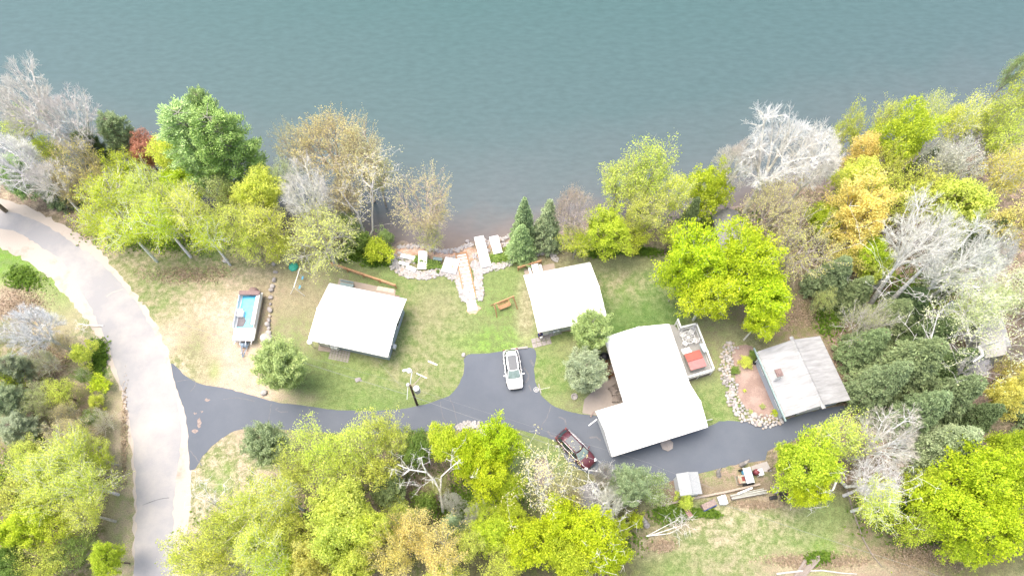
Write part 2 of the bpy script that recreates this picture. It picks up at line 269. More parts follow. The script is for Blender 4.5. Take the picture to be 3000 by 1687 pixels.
def water():
    xs = np.unique(np.concatenate([np.linspace(-900,-120,14), np.arange(-120,121,2.), np.linspace(130,900,14)])); ys = np.unique(np.concatenate([np.arange(38,130,1.5), np.linspace(132,1500,16)]))
    X, Y = np.meshgrid(xs, ys); nx, ny = len(xs), len(ys); v = np.stack([X.ravel(), Y.ravel(), np.full(X.size, WL)], 1)
    i = (np.arange(ny-1)[:, None]*nx + np.arange(nx-1)[None]).ravel(); f = np.stack([i, i+1, i+nx+1, i+nx], 1)
    m, n, l, b = newmat('lake_water'); me = npmesh('lake', v, f, m, smooth=True)
    d = v[:, 1] - np.interp(v[:, 0], SX, SY); a = me.attributes.new('off', 'FLOAT', 'POINT'); a.data.foreach_set('value', d.astype(np.float32))
    at = n.new('ShaderNodeAttribute'); at.attribute_name = 'off'; tc = n.new('ShaderNodeTexCoord')
    nz = n.new('ShaderNodeTexNoise'); nz.inputs['Scale'].default_value = .16; nz.inputs['Detail'].default_value = 4; l.new(tc.outputs['Object'], nz.inputs[0])
    ad = n.new('ShaderNodeMath'); ad.operation = 'MULTIPLY_ADD'; l.new(nz.outputs['Fac'], ad.inputs[0]); ad.inputs[1].default_value = 7; l.new(at.outputs['Fac'], ad.inputs[2])
    mr = n.new('ShaderNodeMapRange'); mr.inputs[1].default_value = 2.5; mr.inputs[2].default_value = 46; l.new(ad.outputs[0], mr.inputs[0])
    rp = n.new('ShaderNodeValToRGB'); e = rp.color_ramp.elements; e[0].position = 0; e[0].color = (.17,.135,.11,1); e[1].position = 1; e[1].color = (.050,.099,.098,1)
    for p, c in ((.06,(.125,.115,.112,1)),(.14,(.088,.110,.118,1)),(.45,(.062,.102,.106,1))):
        q = e.new(p); q.color = c
    l.new(mr.outputs[0], rp.inputs[0])
    n3 = n.new('ShaderNodeTexNoise'); n3.inputs['Scale'].default_value = 1.1; n3.inputs['Detail'].default_value = 6; mp0 = n.new('ShaderNodeMapping'); mp0.inputs['Scale'].default_value = (.6,1.5,1); l.new(tc.outputs['Object'], mp0.inputs[0]); l.new(mp0.outputs[0], n3.inputs[0])
    m4 = n.new('ShaderNodeMapRange'); m4.inputs[1].default_value=.3; m4.inputs[2].default_value=.7; m4.inputs[3].default_value=.92; m4.inputs[4].default_value=1.08; l.new(n3.outputs['Fac'], m4.inputs[0])
    hs = n.new('ShaderNodeHueSaturation'); l.new(rp.outputs[0], hs.inputs['Color']); l.new(m4.outputs[0], hs.inputs['Value']); l.new(hs.outputs[0], b.inputs['Base Color'])
    b.inputs['Roughness'].default_value = .18; b.inputs['IOR'].default_value = 1.33
    mp = n.new('ShaderNodeMapping'); mp.inputs['Rotation'].default_value = (0, 0, R_(28)); mp.inputs['Scale'].default_value = (2.2, 6.0, 1); l.new(tc.outputs['Object'], mp.inputs[0])
    n2 = n.new('ShaderNodeTexNoise'); n2.inputs['Scale'].default_value = 1.0; n2.inputs['Detail'].default_value = 5; n2.inputs['Roughness'].default_value = .6; l.new(mp.outputs[0], n2.inputs[0])
    bp = n.new('ShaderNodeBump'); bp.inputs['Strength'].default_value = .08; bp.inputs['Distance'].default_value = .10; l.new(n2.outputs['Fac'], bp.inputs['Height']); l.new(bp.outputs[0], b.inputs['Normal'])
    tag(link('lake', me), kind='structure')
water()
Vp = lambda L: [V(a, b) for a, b in L]
def roadmat(name, c, c2, sc, fine, lo=.42, hi=.62, stretch=(1,1,1), rough=.9):
    m, n, l, b = newmat(name); b.inputs['Roughness'].default_value = rough; b.inputs['Specular IOR Level'].default_value = .3
    tc = n.new('ShaderNodeTexCoord'); mp = n.new('ShaderNodeMapping'); mp.inputs['Scale'].default_value = stretch; l.new(tc.outputs['Object'], mp.inputs[0])
    a = n.new('ShaderNodeTexNoise'); a.inputs['Scale'].default_value = sc; a.inputs['Detail'].default_value = 8; a.inputs['Roughness'].default_value = .65; l.new(mp.outputs[0], a.inputs[0])
    r = n.new('ShaderNodeMapRange'); r.inputs[1].default_value = lo; r.inputs[2].default_value = hi; l.new(a.outputs['Fac'], r.inputs[0])
    mx = n.new('ShaderNodeMix'); mx.data_type = 'RGBA'; mx.inputs[6].default_value = (*c, 1); mx.inputs[7].default_value = (*c2, 1); l.new(r.outputs[0], mx.inputs[0])
    f = n.new('ShaderNodeTexNoise'); f.inputs['Scale'].default_value = 14; f.inputs['Detail'].default_value = 3; f.inputs['Roughness'].default_value = .8; l.new(tc.outputs['Object'], f.inputs[0])
    q = n.new('ShaderNodeMapRange'); q.inputs[1].default_value = .25; q.inputs[2].default_value = .75; q.inputs[3].default_value = 1-fine; q.inputs[4].default_value = 1+fine; l.new(f.outputs['Fac'], q.inputs[0])
    h = n.new('ShaderNodeHueSaturation'); l.new(mx.outputs[2], h.inputs['Color']); l.new(q.outputs[0], h.inputs['Value']); l.new(h.outputs[0], b.inputs['Base Color'])
    bp = n.new('ShaderNodeBump'); bp.inputs['Strength'].default_value = .3; bp.inputs['Distance'].default_value = .02; l.new(f.outputs['Fac'], bp.inputs['Height']); l.new(bp.outputs[0], b.inputs['Normal'])
    return m
sheet('road_shoulder', Vp([(-300,470),(-60,488),(0,500),(60,518),(130,553),(200,590),(250,630),(300,690),(350,752),(392,812),(417,872),(436,925),(452,985),(470,1050),(476,1120),(480,1180),(480,1260),(476,1340),(472,1449),(472,1600),(330,1600),(334,1449),(336,1300),(334,1200),(326,1110),(316,1050),(300,980),(276,920),(246,850),(206,792),(165,742),(108,684),(58,652),(0,622),(-60,606),(-300,580)]), .004,
      roadmat('pale_sand_shoulder', (.38,.34,.30), (.27,.215,.18), .5, .12, .55, .75), jit=.12)
sheet('road', Vp([(-300,500),(0,530),(100,560),(190,615),(250,658),(310,718),(360,788),(400,860),(425,930),(442,1000),(452,1060),(454,1120),(446,1180),(438,1260),(436,1350),(436,1600),(342,1600),(342,1300),(340,1200),(334,1110),(325,1050),(311,985),(290,920),(264,850),(236,790),(205,735),(165,668),(100,618),(0,575),(-300,540)]), .010,
      roadmat('worn_grey_asphalt', (.25,.252,.262), (.35,.335,.32), .22, .07, .42, .70), jit=.07)
DRIVE = [(430,915),(470,948),(510,967),(560,975),(620,990),(690,1010),(760,1020),(850,1031),(950,1033),(1020,1027),(1080,1013),(1130,995),(1155,965),(1168,930),(1172,894),(1230,889),(1341,876),(1343,930),(1351,970),(1367,1000),(1397,1023),(1440,1037),(1500,1045),(1600,1050),(1750,1075),(1820,1058),(1880,1060),(1920,1064),(1975,1055),(2060,1030),(2130,1022),(2090,1070),(1990,1110),(1930,1135),(1925,1157),(1860,1166),(1760,1190),(1700,1206),(1640,1222),(1560,1210),(1480,1190),(1428,1160),(1405,1115),(1350,1092),(1280,1076),(1200,1072),(1150,1082),(1050,1086),(950,1092),(860,1090),(780,1086),(700,1079),(640,1075),(590,1085),(545,1112),(510,1147),(490,1180),(478,1184),(474,1130),(468,1050),(447,985)]
sheet('driveway', Vp(DRIVE), .018, roadmat('sealed_dark_asphalt', (.084,.099,.124), (.112,.127,.153), .14, .08, .4, .75, rough=.7), jit=.035)
def crackline(pts, r=.035, m='crackp', name='driveway_crack'):
    P = [V(a, b) for a, b in pts]; Q = smoothpath(P, .35); L = [Vector((q.x+random.gauss(0,.03), q.y+random.gauss(0,.03), 0)) for q in Q]
    vs = []; fs = []
    for i, p in enumerate(L):
        d = (L[min(i+1, len(L)-1)]-L[max(i-1, 0)]).normalized(); s = Vector((-d.y, d.x, 0)); ww = r*random.uniform(.6, 1.5)
        vs += [(p+s*ww).to_tuple(), (p-s*ww).to_tuple()]
    for i in range(len(L)-1): fs.append((2*i, 2*i+1, 2*i+3, 2*i+2))
    o = MB().add([(a, b, .023) for a, b, c in vs], fs).build(name, M[m]); tag(o, kind='structure')
for c in ([(682,1015),(678,1045),(672,1073)],[(776,1022),(773,1050),(767,1085)],[(1108,1010),(1112,1040),(1122,1065),(1124,1084)],[(1130,1000),(1142,1025),(1148,1055),(1156,1078)],[(1386,1020),(1375,1050),(1352,1088)],[(446,958),(470,955),(486,952),(492,968),(478,985)],[(560,1005),(600,1000),(640,1010)],[(476,1130),(492,1150),(508,1172)],[(955,1036),(958,1060)],[(700,1024),(692,1030),(708,1036),(726,1035)]): crackline(c, .04)
for c in ([(1404,1048),(1420,1055),(1424,1068)],[(1378,1085),(1388,1096),(1400,1099)],[(1482,1100),(1500,1098),(1510,1108)],[(1318,925),(1330,945),(1322,962)],[(1334,905),(1342,920)],[(1330,968),(1336,985)]): crackline(c, .09, name='tyre_scuff')
for c in ([(70,820),(100,860),(150,905)],[(240,740),(300,730),(340,700)],): pass
crackline([(268,746),(285,735),(310,728)], .05, 'conc', 'road_joint'); crackline([(358,1270),(390,1258),(425,1250)], .03, 'crackp', 'road_joint')
def blob(cx, cy, rx, ry, n=10): return [V(cx+rx*math.cos(6.283*i/n)*random.uniform(.7,1.2), cy+ry*math.sin(6.283*i/n)*random.uniform(.7,1.2)) for i in range(n)]
for (a, b, c, d) in ((522,1006,7,4),(501,1063,6,13),(489,1084,9,5),(492,1040,4,3),(508,1035,4,2)): tag(sheet('pavement_patch', blob(a, b, c, d), .024, M['patch'], .3, .04), kind='structure')
sheet('mulch_bed', Vp([(1848,872),(1880,868),(1905,890),(1960,960),(2000,1040),(1975,1050),(1930,1050),(1885,1040),(1860,1000),(1848,950),(1842,905)]), .012, roadmat('wood_mulch', (.25,.18,.155), (.33,.25,.22), .6, .4), jit=.08)
sheet('gravel_strip', [N(a, b) for a, b in [(1596,950),(1700,925),(1712,958),(1640,975),(1600,984)]], .012, roadmat('brown_gravel', (.30,.22,.18), (.24,.17,.14), 2, .3), jit=.06)
# ------------------------------------------------------------------ paving
def slabs(name, corners, nx, ny, m, z=.05, gap=.03, label=None, kind='structure', cat=None):
    a, b, c, d = [Vector(p) for p in corners]; mb = MB()
    for i in range(nx):
        for j in range(ny):
            q = []
            for (u, t) in ((i, j), (i+1, j), (i+1, j+1), (i, j+1)):
                uu = u/nx + (gap/ max(.1,(b-a).length))*(1 if u == i else -1)*.5; tt = t/ny + (gap/max(.1,(d-a).length))*(1 if t == j else -1)*.5
                q.append((a*(1-uu)+b*uu)*(1-tt) + (d*(1-uu)+c*uu)*tt)
            mb.prism([(p.x, p.y) for p in q], -.05, z+random.uniform(-.008, .008))
    o = mb.build(name, m, bevel=.008); tag(o, label, cat, kind=kind); return o
n_ = lambda L, z=0: [N(a, b, z) for a, b in L]
slabs('patio_slab', n_([(994,815),(1160,850),(1150,905),(978,870)]), 1, 1, mat('tan_concrete', (.31,.26,.215), .85, .06, 1.0, .1), .04)
slabs('walkway_slab', n_([(1107,838),(1157,847),(1153,859),(1102,850)]), 3, 1, mat('white_concrete', (.46,.42,.34), .85, .05), .07)
slabs('mulch_strip', n_([(1103,853),(1172,866),(1168,880),(1100,864)]), 1, 1, mat('dark_mulch', (.24,.17,.15), .95, .25, 20), .03)
slabs('doorstep_slab', n_([(940,990),(980,1000),(968,1032),(931,1027)]), 1, 1, mat('tan_concrete', (.31,.26,.215), .85, .06), .04)
slabs('paver_patio', n_([(973,1008),(1030,1022),(1020,1063),(961,1051)]), 7, 7, M['paver'], .06, .05)
slabs('doorstep_pavers', n_([(1555,993),(1610,980),(1617,1007),(1561,1021)]), 4, 2, M['paver'], .06, .05)
slabs('doorstep_slab', n_([(1590,965),(1640,955),(1646,978),(1596,990)]), 1, 1, mat('grey_concrete', (.34,.32,.30), .85, .06), .03)
slabs('patio_slab', n_([(1534,789),(1623,771),(1630,800),(1540,820)]), 1, 1, mat('tan_concrete', (.31,.26,.215), .85, .06, 1.5, .1), .04)
sheet('patio_walk', n_([(1708,1195),(1712,1170),(1722,1160),(1760,1120),(1750,1060),(1770,1045),(1800,1080),(1850,1180),(1800,1215),(1755,1215),(1735,1215),(1706,1210)]), .028, mat('pale_patio_concrete', (.29,.255,.225), .85, .07, .8, .1), smooth=False, jit=0)
sheet('concrete_apron', n_([(1398,1252),(1425,1245),(1470,1250),(1455,1275),(1420,1285),(1400,1270)]), .02, M['conc'], .4, .05)
slabs('concrete_pad', n_([(2200,1365),(2246,1350),(2262,1380),(2205,1385)]), 1, 1, M['conc'], .05)

# ------------------------------------------------------------------ houses
def fit(cs, z):
    A, B, Cc, D = [N(a, b, z) for a, b in cs]     # A->B is the ridge direction
    c = (A+B+Cc+D)/4; u = ((B-A)+(Cc-D)); L = u.length/2; u.normalize(); v = Vector((-u.y, u.x, 0))
    W = abs(((A-D)+(B-Cc)).dot(v))/2
    return Vector((c.x, c.y, 0)), math.atan2(u.y, u.x), L, W
def gable(name, cs, ez, rise, label, wallm, roofm, over=.45, seams=True, gut='both', group=None, wins=(), doors=(), vents=(), vent_len=0, cat='house', trim='trim', skirt=None):
    c, a, L, W = fit(cs, ez); root = empty(name, c, a, label, cat, group)
    hw = W/2; wl = L/2-over; ww = hw-over; zr = ez+rise; k = rise/hw; zw = ez+k*over
    MB().xprism([(-ww, 0), (ww, 0), (ww, zw-.06), (0, zr-.06), (-ww, zw-.06)], -wl, wl).build('wall', wallm, root)
    mb = MB(); t = .10
    for s in (1, -1):
        mb.xprism([(s*hw, ez-.02), (0, zr), (0, zr+t), (s*hw, ez+t-.02)], -L/2, L/2)
    if seams:
        nn = int(L/.42)
        for i in range(1, nn):
            x = -L/2 + L*i/nn
            for s in (1, -1): mb.xprism([(s*(hw-.01), ez+t-.03), (0, zr+t), (0, zr+t+.035), (s*(hw-.01), ez+t+.01)], x-.015, x+.015)
    rf = mb.build('roof', roofm, root)
    rc = MB(); y = .16
    if vent_len: rc.xprism([(-.22, zr+t-.22*k+.03), (0, zr+t+.10), (.22, zr+t-.22*k+.03), (0, zr+t-.02)], -vent_len/2, vent_len/2)
    else: rc.xprism([(-y, zr+t-y*k+.04), (0, zr+t+.07), (y, zr+t-y*k+.04), (0, zr+t-.01)], -L/2-.01, L/2+.01)
    rc.build('ridge_cap', roofm, rf)
    for s in (1, -1):
        if gut == 'both' or gut == s:
            g = MB(); yy = s*(hw+.07); z0 = ez-.06
            g.xprism([(yy-.06, z0-.06), (yy+.06, z0-.06), (yy+.065, z0+.07), (yy+.05, z0+.07), (yy+.045, z0-.045), (yy-.045, z0-.045), (yy-.045, z0+.05), (yy-.06, z0+.05)], -L/2, L/2)
            for i in range(int(L/.8)+1):
                x = -L/2+.2+i*.8
                if x < L/2: g.box(x, yy, z0+.065, .05, .13, .02)
            g.build('gutter', M[trim], root)
            d = MB(); d.tube((-L/2+.2, yy, z0-.05), (-L/2+over+.1, s*(ww+.06), z0-.5), .04); d.tube((-L/2+over+.1, s*(ww+.06), z0-.5), (-L/2+over+.1, s*(ww+.06), .1), .04); d.build('downspout', M[trim], root)
    for (side, pos, w_, h_, zc) in wins:
        f = MB(); g = MB()
        if side in 'NS':
            s = 1 if side == 'N' else -1; yy = s*(ww+.02)
            for (dx, dz, sx, sz) in ((0, h_/2, w_+.16, .08), (0, -h_/2, w_+.16, .08), (-w_/2-.04, 0, .08, h_), (w_/2+.04, 0, .08, h_), (0, 0, .05, h_)): f.box(pos+dx, yy, zc+dz, sx, .07, sz)
            g.box(pos, yy-s*.01, zc, w_, .03, h_)
        else:
            s = 1 if side == 'E' else -1; xx = s*(wl+.02)
            for (dy, dz, sy, sz) in ((0, h_/2, w_+.16, .08), (0, -h_/2, w_+.16, .08), (-w_/2-.04, 0, .08, h_), (w_/2+.04, 0, .08, h_), (0, 0, .05, h_)): f.box(xx, pos+dy, zc+dz, .07, sy, sz)
            g.box(xx-s*.01, pos, zc, .03, w_, h_)
        fo = f.build('window', M['trim'], root); g.build('pane', M['glass'], fo)
    for (side, pos, w_, h_, mm) in doors:
        s = 1 if side in 'NE' else -1; d = MB(); hnd = MB()
        if side in 'NS': d.box(pos, s*(ww+.02), h_/2+.05, w_, .06, h_); d.box(pos, s*(ww+.05), h_*.72, w_*.6, .02, h_*.32); hnd.tube((pos+w_*.38, s*(ww+.05), 1.0), (pos+w_*.38, s*(ww+.11), 1.0), .03)
        else: d.box(s*(wl+.02), pos, h_/2+.05, .06, w_, h_); d.box(s*(wl+.05), pos, h_*.72, .02, w_*.6, h_*.32); hnd.tube((s*(wl+.05), pos+w_*.38, 1.0), (s*(wl+.11), pos+w_*.38, 1.0), .03)
        do = d.build('door', M[mm], root); hnd.build('handle', M['chrome'], do)
    for (x, y, r, h) in vents:
        z = zr - abs(y)*k; MB().tube((x, y, z), (x, y, z+h+t), r, n=10).lathe(x, y, [(r*1.5, z+h+t), (r*1.5, z+h+t+.03), (.01, z+h+t+.05)], 10).build('vent_pipe', M['galv'], rf)
    return root, L, W, rf
rc1, L1, W1, _ = gable('cottage', [(959,831),(1186,877),(1142,1045),(909,993)], 2.7, .7, 'small cottage with white metal roof between boat and lakeside rock wall', M['slate'], M['roofwhite'],
   wins=(('E', 1.2, 1.2, 1.0, 1.5), ('E', -1.9, .8, .8, 1.6), ('S', 1.6, 1.4, 1.0, 1.6), ('S', 3.8, 1.0, .9, 1.6), ('N', 1, 1.8, 1.1, 1.5), ('W', 0, 1.2, 1.0, 1.6)), doors=(('S', -3.4, .95, 2.05, 'white'), ('N', -2, 1.8, 2.05, 'white')), vents=((-.9, -2.3, .05, .3), (.2, .3, .12, .1)))
x = L1/2-.45
u = MB().box(x+.22, -1.5, .45, .3, .5, .5).tube((x+.1, -1.5, .7), (x+.1, -1.5, 2.2), .03).box(x+.08, -1.5, 1.5, .12, .3, .4); u.build('utility_meter', M['trim'], rc1)
rc2, L2, W2, _ = gable('cottage', [(1536,809),(1733,770),(1774,930),(1574,971)], 2.7, .75, 'small square cottage with white metal roof, picnic table at its lake side', M['siding'], M['roofwhite'],
   wins=(('S', 2.6, 1.4, 1.0, 1.6), ('S', .4, 1, .9, 1.6), ('W', -1, 1.0, 1, 1.5), ('N', 2, 1.4, 1.1, 1.5)), doors=(('S', -3.0, .95, 2.05, 'white'), ('N', -2.6, 1.6, 2.05, 'white')), vents=((-1.2, -2.2, .06, .35),))
# main cottage: long wing plus garage block, one thing
rc3, L3, W3, rf3 = gable('main_cottage', [(1958,943),(2043,1205),(1856,1255),(1772,994)], 2.9, 1.0, 'large L-shaped cottage with white metal roof, attached garage block and side deck', M['siding'], M['roofwhite'],
   wins=(('N', -3, 1.6, 1.2, 1.6), ('N', 1, 1.2, 1.0, 1.6), ('S', -3.4, 1.6, 1.2, 1.6), ('S', 1.2, 1.2, 1.0, 1.6)), doors=(('N', -1.2, 1.6, 2.05, 'white'), ('S', 3.2, .95, 2.05, 'white')), vents=((-.6, .8, .05, .25), (1.2, 1.9, .05, .25), (.8, -1.4, .08, .2)))
def block():
    ez = 2.75; c, a, L, W = fit([(1749,1204),(2027,1119),(2065,1250),(1787,1335)], ez); rise = .95
    sub = MB(); hw = W/2; wl = L/2-.4; ww = hw-.4; zr = ez+rise; k = rise/hw; loc = Matrix.Translation(c) @ Matrix.Rotation(a, 4, 'Z')
    inv = (Matrix.Translation(rc3.location) @ Matrix.Rotation(rc3.rotation_euler.z, 4, 'Z')).inverted()
    T = inv @ loc
    def mk(name, fn, m, par): b = MB(); b.m = T; fn(b); return b.build(name, m, par)
    mk('garage_wall', lambda b: b.xprism([(-ww, 0), (ww, 0), (ww, ez+k*.4-.06), (0, zr-.06), (-ww, ez+k*.4-.06)], -wl, wl), M['siding'], rc3)
    def rf(b):
        for s in (1, -1): b.xprism([(s*hw, ez-.02), (0, zr), (0, zr+.1), (s*hw, ez+.08)], -L/2, L/2)
        nn = int(L/.42)
        for i in range(1, nn):
            x = -L/2+L*i/nn
            for s in (1, -1): b.xprism([(s*(hw-.01), ez+.07), (0, zr+.1), (0, zr+.135), (s*(hw-.01), ez+.11)], x-.015, x+.015)
    r = mk('garage_roof', rf, M['roofwhite'], rc3)
    mk('ridge_cap', lambda b: b.xprism([(-.16, zr+.08), (0, zr+.17), (.16, zr+.08), (0, zr+.06)], -L/2-.01, L/2+.01), M['roofwhite'], r)
    def gt(b):
        yy = -(hw+.07); z0 = ez-.06
        b.xprism([(yy-.06, z0-.06), (yy+.06, z0-.06), (yy+.065, z0+.07), (yy+.05, z0+.07), (yy+.045, z0-.045), (yy-.045, z0-.045), (yy-.045, z0+.05), (yy-.06, z0+.05)], -L/2, L/2)
        for i in range(int(L/.8)): b.box(-L/2+.2+i*.8, yy, z0+.065, .05, .13, .02)
    mk('gutter', gt, M['trim'], rc3)
    mk('gutter', lambda b: b.box(L/2-1.2, hw+.05, ez-.05, 0.01, .01, .01).tube((L/2-.3, hw-.9, ez-.3), (L/2+1.4, hw-2.2, ez-1.2), .05), M['trim'], rc3) if False else None
    for x in (-3.2, 1.6):
        mk('garage_door', lambda b: [b.box(x, -ww-.03, .3+.52*i, 2.7, .06, .49) for i in range(4)], M['white'], rc3)
    mk('front_step', lambda b: b.lathe(L*.12, -ww-.55, [(.7, .02), (.7, .14), (.01, .15)], 7), M['paver'], rc3)
    mk('downspout', lambda b: b.tube((-L/2-.1, hw-.8, ez-.1), (-L/2-1.1, hw-1.1, ez-.5), .07), M['trim'], rc3)
    mk('downspout', lambda b: b.tube((L/2+.05, -hw+.6, ez-.2), (L/2+1.6, -hw+.95, .3), .06), M['trim'], rc3)
block()
def deck():
    zf = .85; zr = 1.85
    inv = (Matrix.Translation(rc3.location) @ Matrix.Rotation(rc3.rotation_euler.z, 4, 'Z')).inverted()
    def mb(): b = MB(); b.m = inv; return b
    A = N(1960,966,zf); B = N(1998,962,zf); Bt = N(1998,958,zr); Cc = N(2041,947,zr); D = N(2092,1081,zr); E = N(2019,1103,zr)
    A0 = N(1925,990,zf); E0 = N(1990,1110,zf)
    XY = lambda p: (p.x, p.y)
    mb().prism([XY(A), XY(Bt), XY(Cc), XY(D), XY(E), XY(E0), XY(A0)], zf-.12, zf).build('deck_floor', M['deck'], rc3)
    d = (Cc-Bt).normalized(); s = (D-Cc).normalized()
    S0 = N(1961,957,.3); S1 = N(1991,946,.3); st_ = mb()
    up = Vector((-s.x, -s.y, 0))
    for i in range(3):
        q = [A+up*(.32*i), Bt+up*(.32*i)-d*.15, Bt+up*(.32*(i+1))-d*.15, A+up*(.32*(i+1))]; st_.prism([XY(p) for p in q], 0, zf-.14-.2*i)
    st_.build('steps', M['deck'], rc3)
    sk = mb()
    for p, q in ((Cc, D), (D, E)):
        n = int((q-p).length/.14)
        for i in range(n): t = p+(q-p)*(i/n); sk.box(t.x, t.y, .36, .09, .09, .72, math.atan2((q-p).y, (q-p).x))
    sk.build('deck_skirt', M['oldwood'], rc3)
    for p, q in ((Bt, Cc), (Cc, D), (D, E), (Bt-d*.12, Bt-d*.12+up*1.0)):
        r = mb(); v = q-p; a = math.atan2(v.y, v.x); mth = v.length; c = (p+q)/2
        r.box(c.x, c.y, zr, mth+.14, .17, .05, a); r.box(c.x, c.y, zf+.1, mth, .05, .06, a)
        for i in range(int(mth/.13)+1): t = p+v.normalized()*(.13*i); r.box(t.x, t.y, (zr+zf)/2, .04, .04, zr-zf-.05, a)
        for i in range(int(mth/1.6)+2): t = p+v*min(1, i*1.6/mth); r.box(t.x, t.y, (zr)/2, .11, .11, zr-.04, a)
        r.build('railing', M['white'], rc3)
    return zf
ZD = deck()
# hot tub, table set on deck
def oriented(cs, z):
    A, B, Cc, D = [N(a, b, z) for a, b in cs]; c = (A+B+Cc+D)/4; u = ((B-A)+(Cc-D))
    return Vector((c.x, c.y, 0)), math.atan2(u.y, u.x), ((B-A).length+(Cc-D).length)/2, ((A-D).length+(B-Cc).length)/2
c, a, L, W = oriented([(2004,1037),(2051,1023),(2069,1072),(2024,1085)], ZD+.92)
r = empty('hot_tub', (c.x, c.y, ZD), a, 'square hot tub under red folding cover on the side deck', 'hot tub')
MB().box(0, 0, .42, L-.12, W-.12, .84).build('tub_shell', mat('tub_cabinet', (.42,.40,.36), .7, .1, 2, .2, stretch=(8,8,1)), r, bevel=.15)
MB().xprism([(.01, .85), (W/2, .85), (W/2, .95), (.01, 1.0)], -L/2, L/2).build('cover', M['red'], r, bevel=.04)
MB().xprism([(-W/2, .85), (-.01, .85), (-.01, 1.0), (-W/2, .93)], -L/2, L/2).build('cover', M['redlow'], r, bevel=.04)['label'] = 'lower half of the red cover, light on its slope painted as pink'
p = N(2013,1029,ZD+.4); r = empty('tub_step', (p.x, p.y, ZD), a, 'white plastic step beside the red hot tub', 'step')
MB().box(0, .12, .12, 1.0, .7, .24).build('tread', M['white'], r, bevel=.03); MB().box(0, -.15, .34, 1.0, .35, .2).build('tread', M['white'], r, bevel=.03)
p = N(2062,1018,1.9); r = MB(); r.m = Matrix.Identity(4)
r.box(0, 0, .04, 1.0, .5, .03, .3).box(-.1, -.3, -.12, 1.0, .03, .35, .3, .2).box(.1, .25, -.1, .9, .03, .3, .3); o = r.build('towel', mat('pale_blue_cloth', (.50,.62,.64), .8, .1, 3, .3), bevel=.03); o.location = (p.x, p.y, 1.9); o.rotation_euler.z = a+1.3; tag(o, 'pale blue towel hung over deck railing near hot tub', 'towel')
p = N(2017,988,ZD+.72); t = empty('patio_table', (p.x, p.y, ZD), .3, 'round white lattice metal patio table on the side deck', 'table')
mb = MB(); mb.ring((0,0,.72), .72, .03); mb.ring((0,0,.72), .4, .015); mb.ring((0,0,.72), .12, .02, 12)
for i in range(10): aa = i*.6283; mb.tube((0,0,.72), (.72*math.cos(aa), .72*math.sin(aa), .72), .018, n=5)
mb.build('table_top', M['trim'], t)
for i in range(4): aa = .4+i*1.5708; MB().tube((.15*math.cos(aa), .15*math.sin(aa), .7), (.5*math.cos(aa), .5*math.sin(aa), 0), .022, n=6).build('leg', M['trim'], t)
def chair():
    r = empty('patio_chair', (0,0,0), 0)
    s = MB(); s.path([(-.23,-.22,.43),(.23,-.22,.43),(.23,.22,.43),(-.23,.22,.43),(-.23,-.22,.43)], .02, 6)
    for i in range(7): s.box(-.19+.063*i, 0, .43, .03, .44, .015)
    s.build('seat', M['trim'], r)
    b = MB(); b.path([(-.23,.22,.43),(-.25,.34,.9),(0,.36,.95),(.25,.34,.9),(.23,.22,.43)], .02, 6)
    for i in range(6): x = -.17+.068*i; b.tube((x,.22,.43),(x*1.05,.34,.91), .012, n=5)
    b.build('backrest', M['trim'], r)
    for sx in (-1, 1):
        MB().path([(sx*.25,-.2,.43),(sx*.27,-.18,.62),(sx*.27,.28,.64)], .018, 6).build('armrest', M['trim'], r)
        for sy in (-1, 1): MB().tube((sx*.23, sy*.22, .43), (sx*.26, sy*.26, 0), .018, n=6).build('leg', M['trim'], r)
    return r
def dup(root, loc, rz, label=None, group=None, s=None):
    r = root.copy(); C.objects.link(r); r.location = loc; r.rotation_euler = (0, 0, rz)
    if label: r['label'] = label
    if group: r['group'] = group
    if s: r.scale = (s, s, s)
    for ch in list(root.children):
        q = ch.copy(); C.objects.link(q); q.parent = r
        for g in ch.children: z = g.copy(); C.objects.link(z); z.parent = q
    return r
ch0 = chair(); tc_ = t.location
CL = ['white lattice patio chair on the house side of the round deck table', 'white lattice patio chair on the lake side of the round deck table', 'white lattice patio chair on the railing side of the round deck table', 'white lattice patio chair nearest the hot tub']
for i, (px, py) in enumerate([(2001,980),(2026,971),(2037,996),(2008,1004)]):
    q = N(px, py, ZD+.6); dx, dy = q.x-tc_.x, q.y-tc_.y; rz = math.atan2(dy, dx)-math.pi/2
    if i == 0: ch0.location = (q.x, q.y, ZD); ch0.rotation_euler.z = rz; tag(ch0, CL[0], 'chair', 'patio chairs around the deck table')
    else: dup(ch0, (q.x, q.y, ZD), rz, CL[i])
# garage
rg, LG, WG, rfg = gable('garage', [(2398,976),(2487,1163),(2305,1230),(2221,1039)], 2.6, 1.15, 'grey shingled garage with streaked roof and brick chimney beside the mulch bed', M['slate'], M['shingle'], over=.4, seams=False, gut=-1, vent_len=8.2,
   wins=(('S', -2, 1, .9, 1.5), ('S', 2, 1, .9, 1.5), ('E', 2.6, .8, .8, 1.6)), doors=(('E', 0, 2.6, 2.1, 'white'),), cat='garage', vents=())
p = N(2270,1103,3.1); inv = (Matrix.Translation(rg.location) @ Matrix.Rotation(rg.rotation_euler.z, 4, 'Z')).inverted(); q = inv @ p
MB().box(q.x, q.y, 3.3, .75, .62, 2.0).build('chimney', M['trim'], rfg)['label'] = 'pale flashed chimney with brick cap'
MB().box(q.x, q.y, 4.36, .8, .68, .18).box(q.x, q.y, 4.49, .5, .4, .12).build('chimney_cap', mat('brick_cap', (.22,.155,.145), .85, .2, 8, .2), rfg)
MB().box(0, -WG/2-.2, 2.7, LG+.9, .14, .22).build('eave_board', M['teal'], rg)
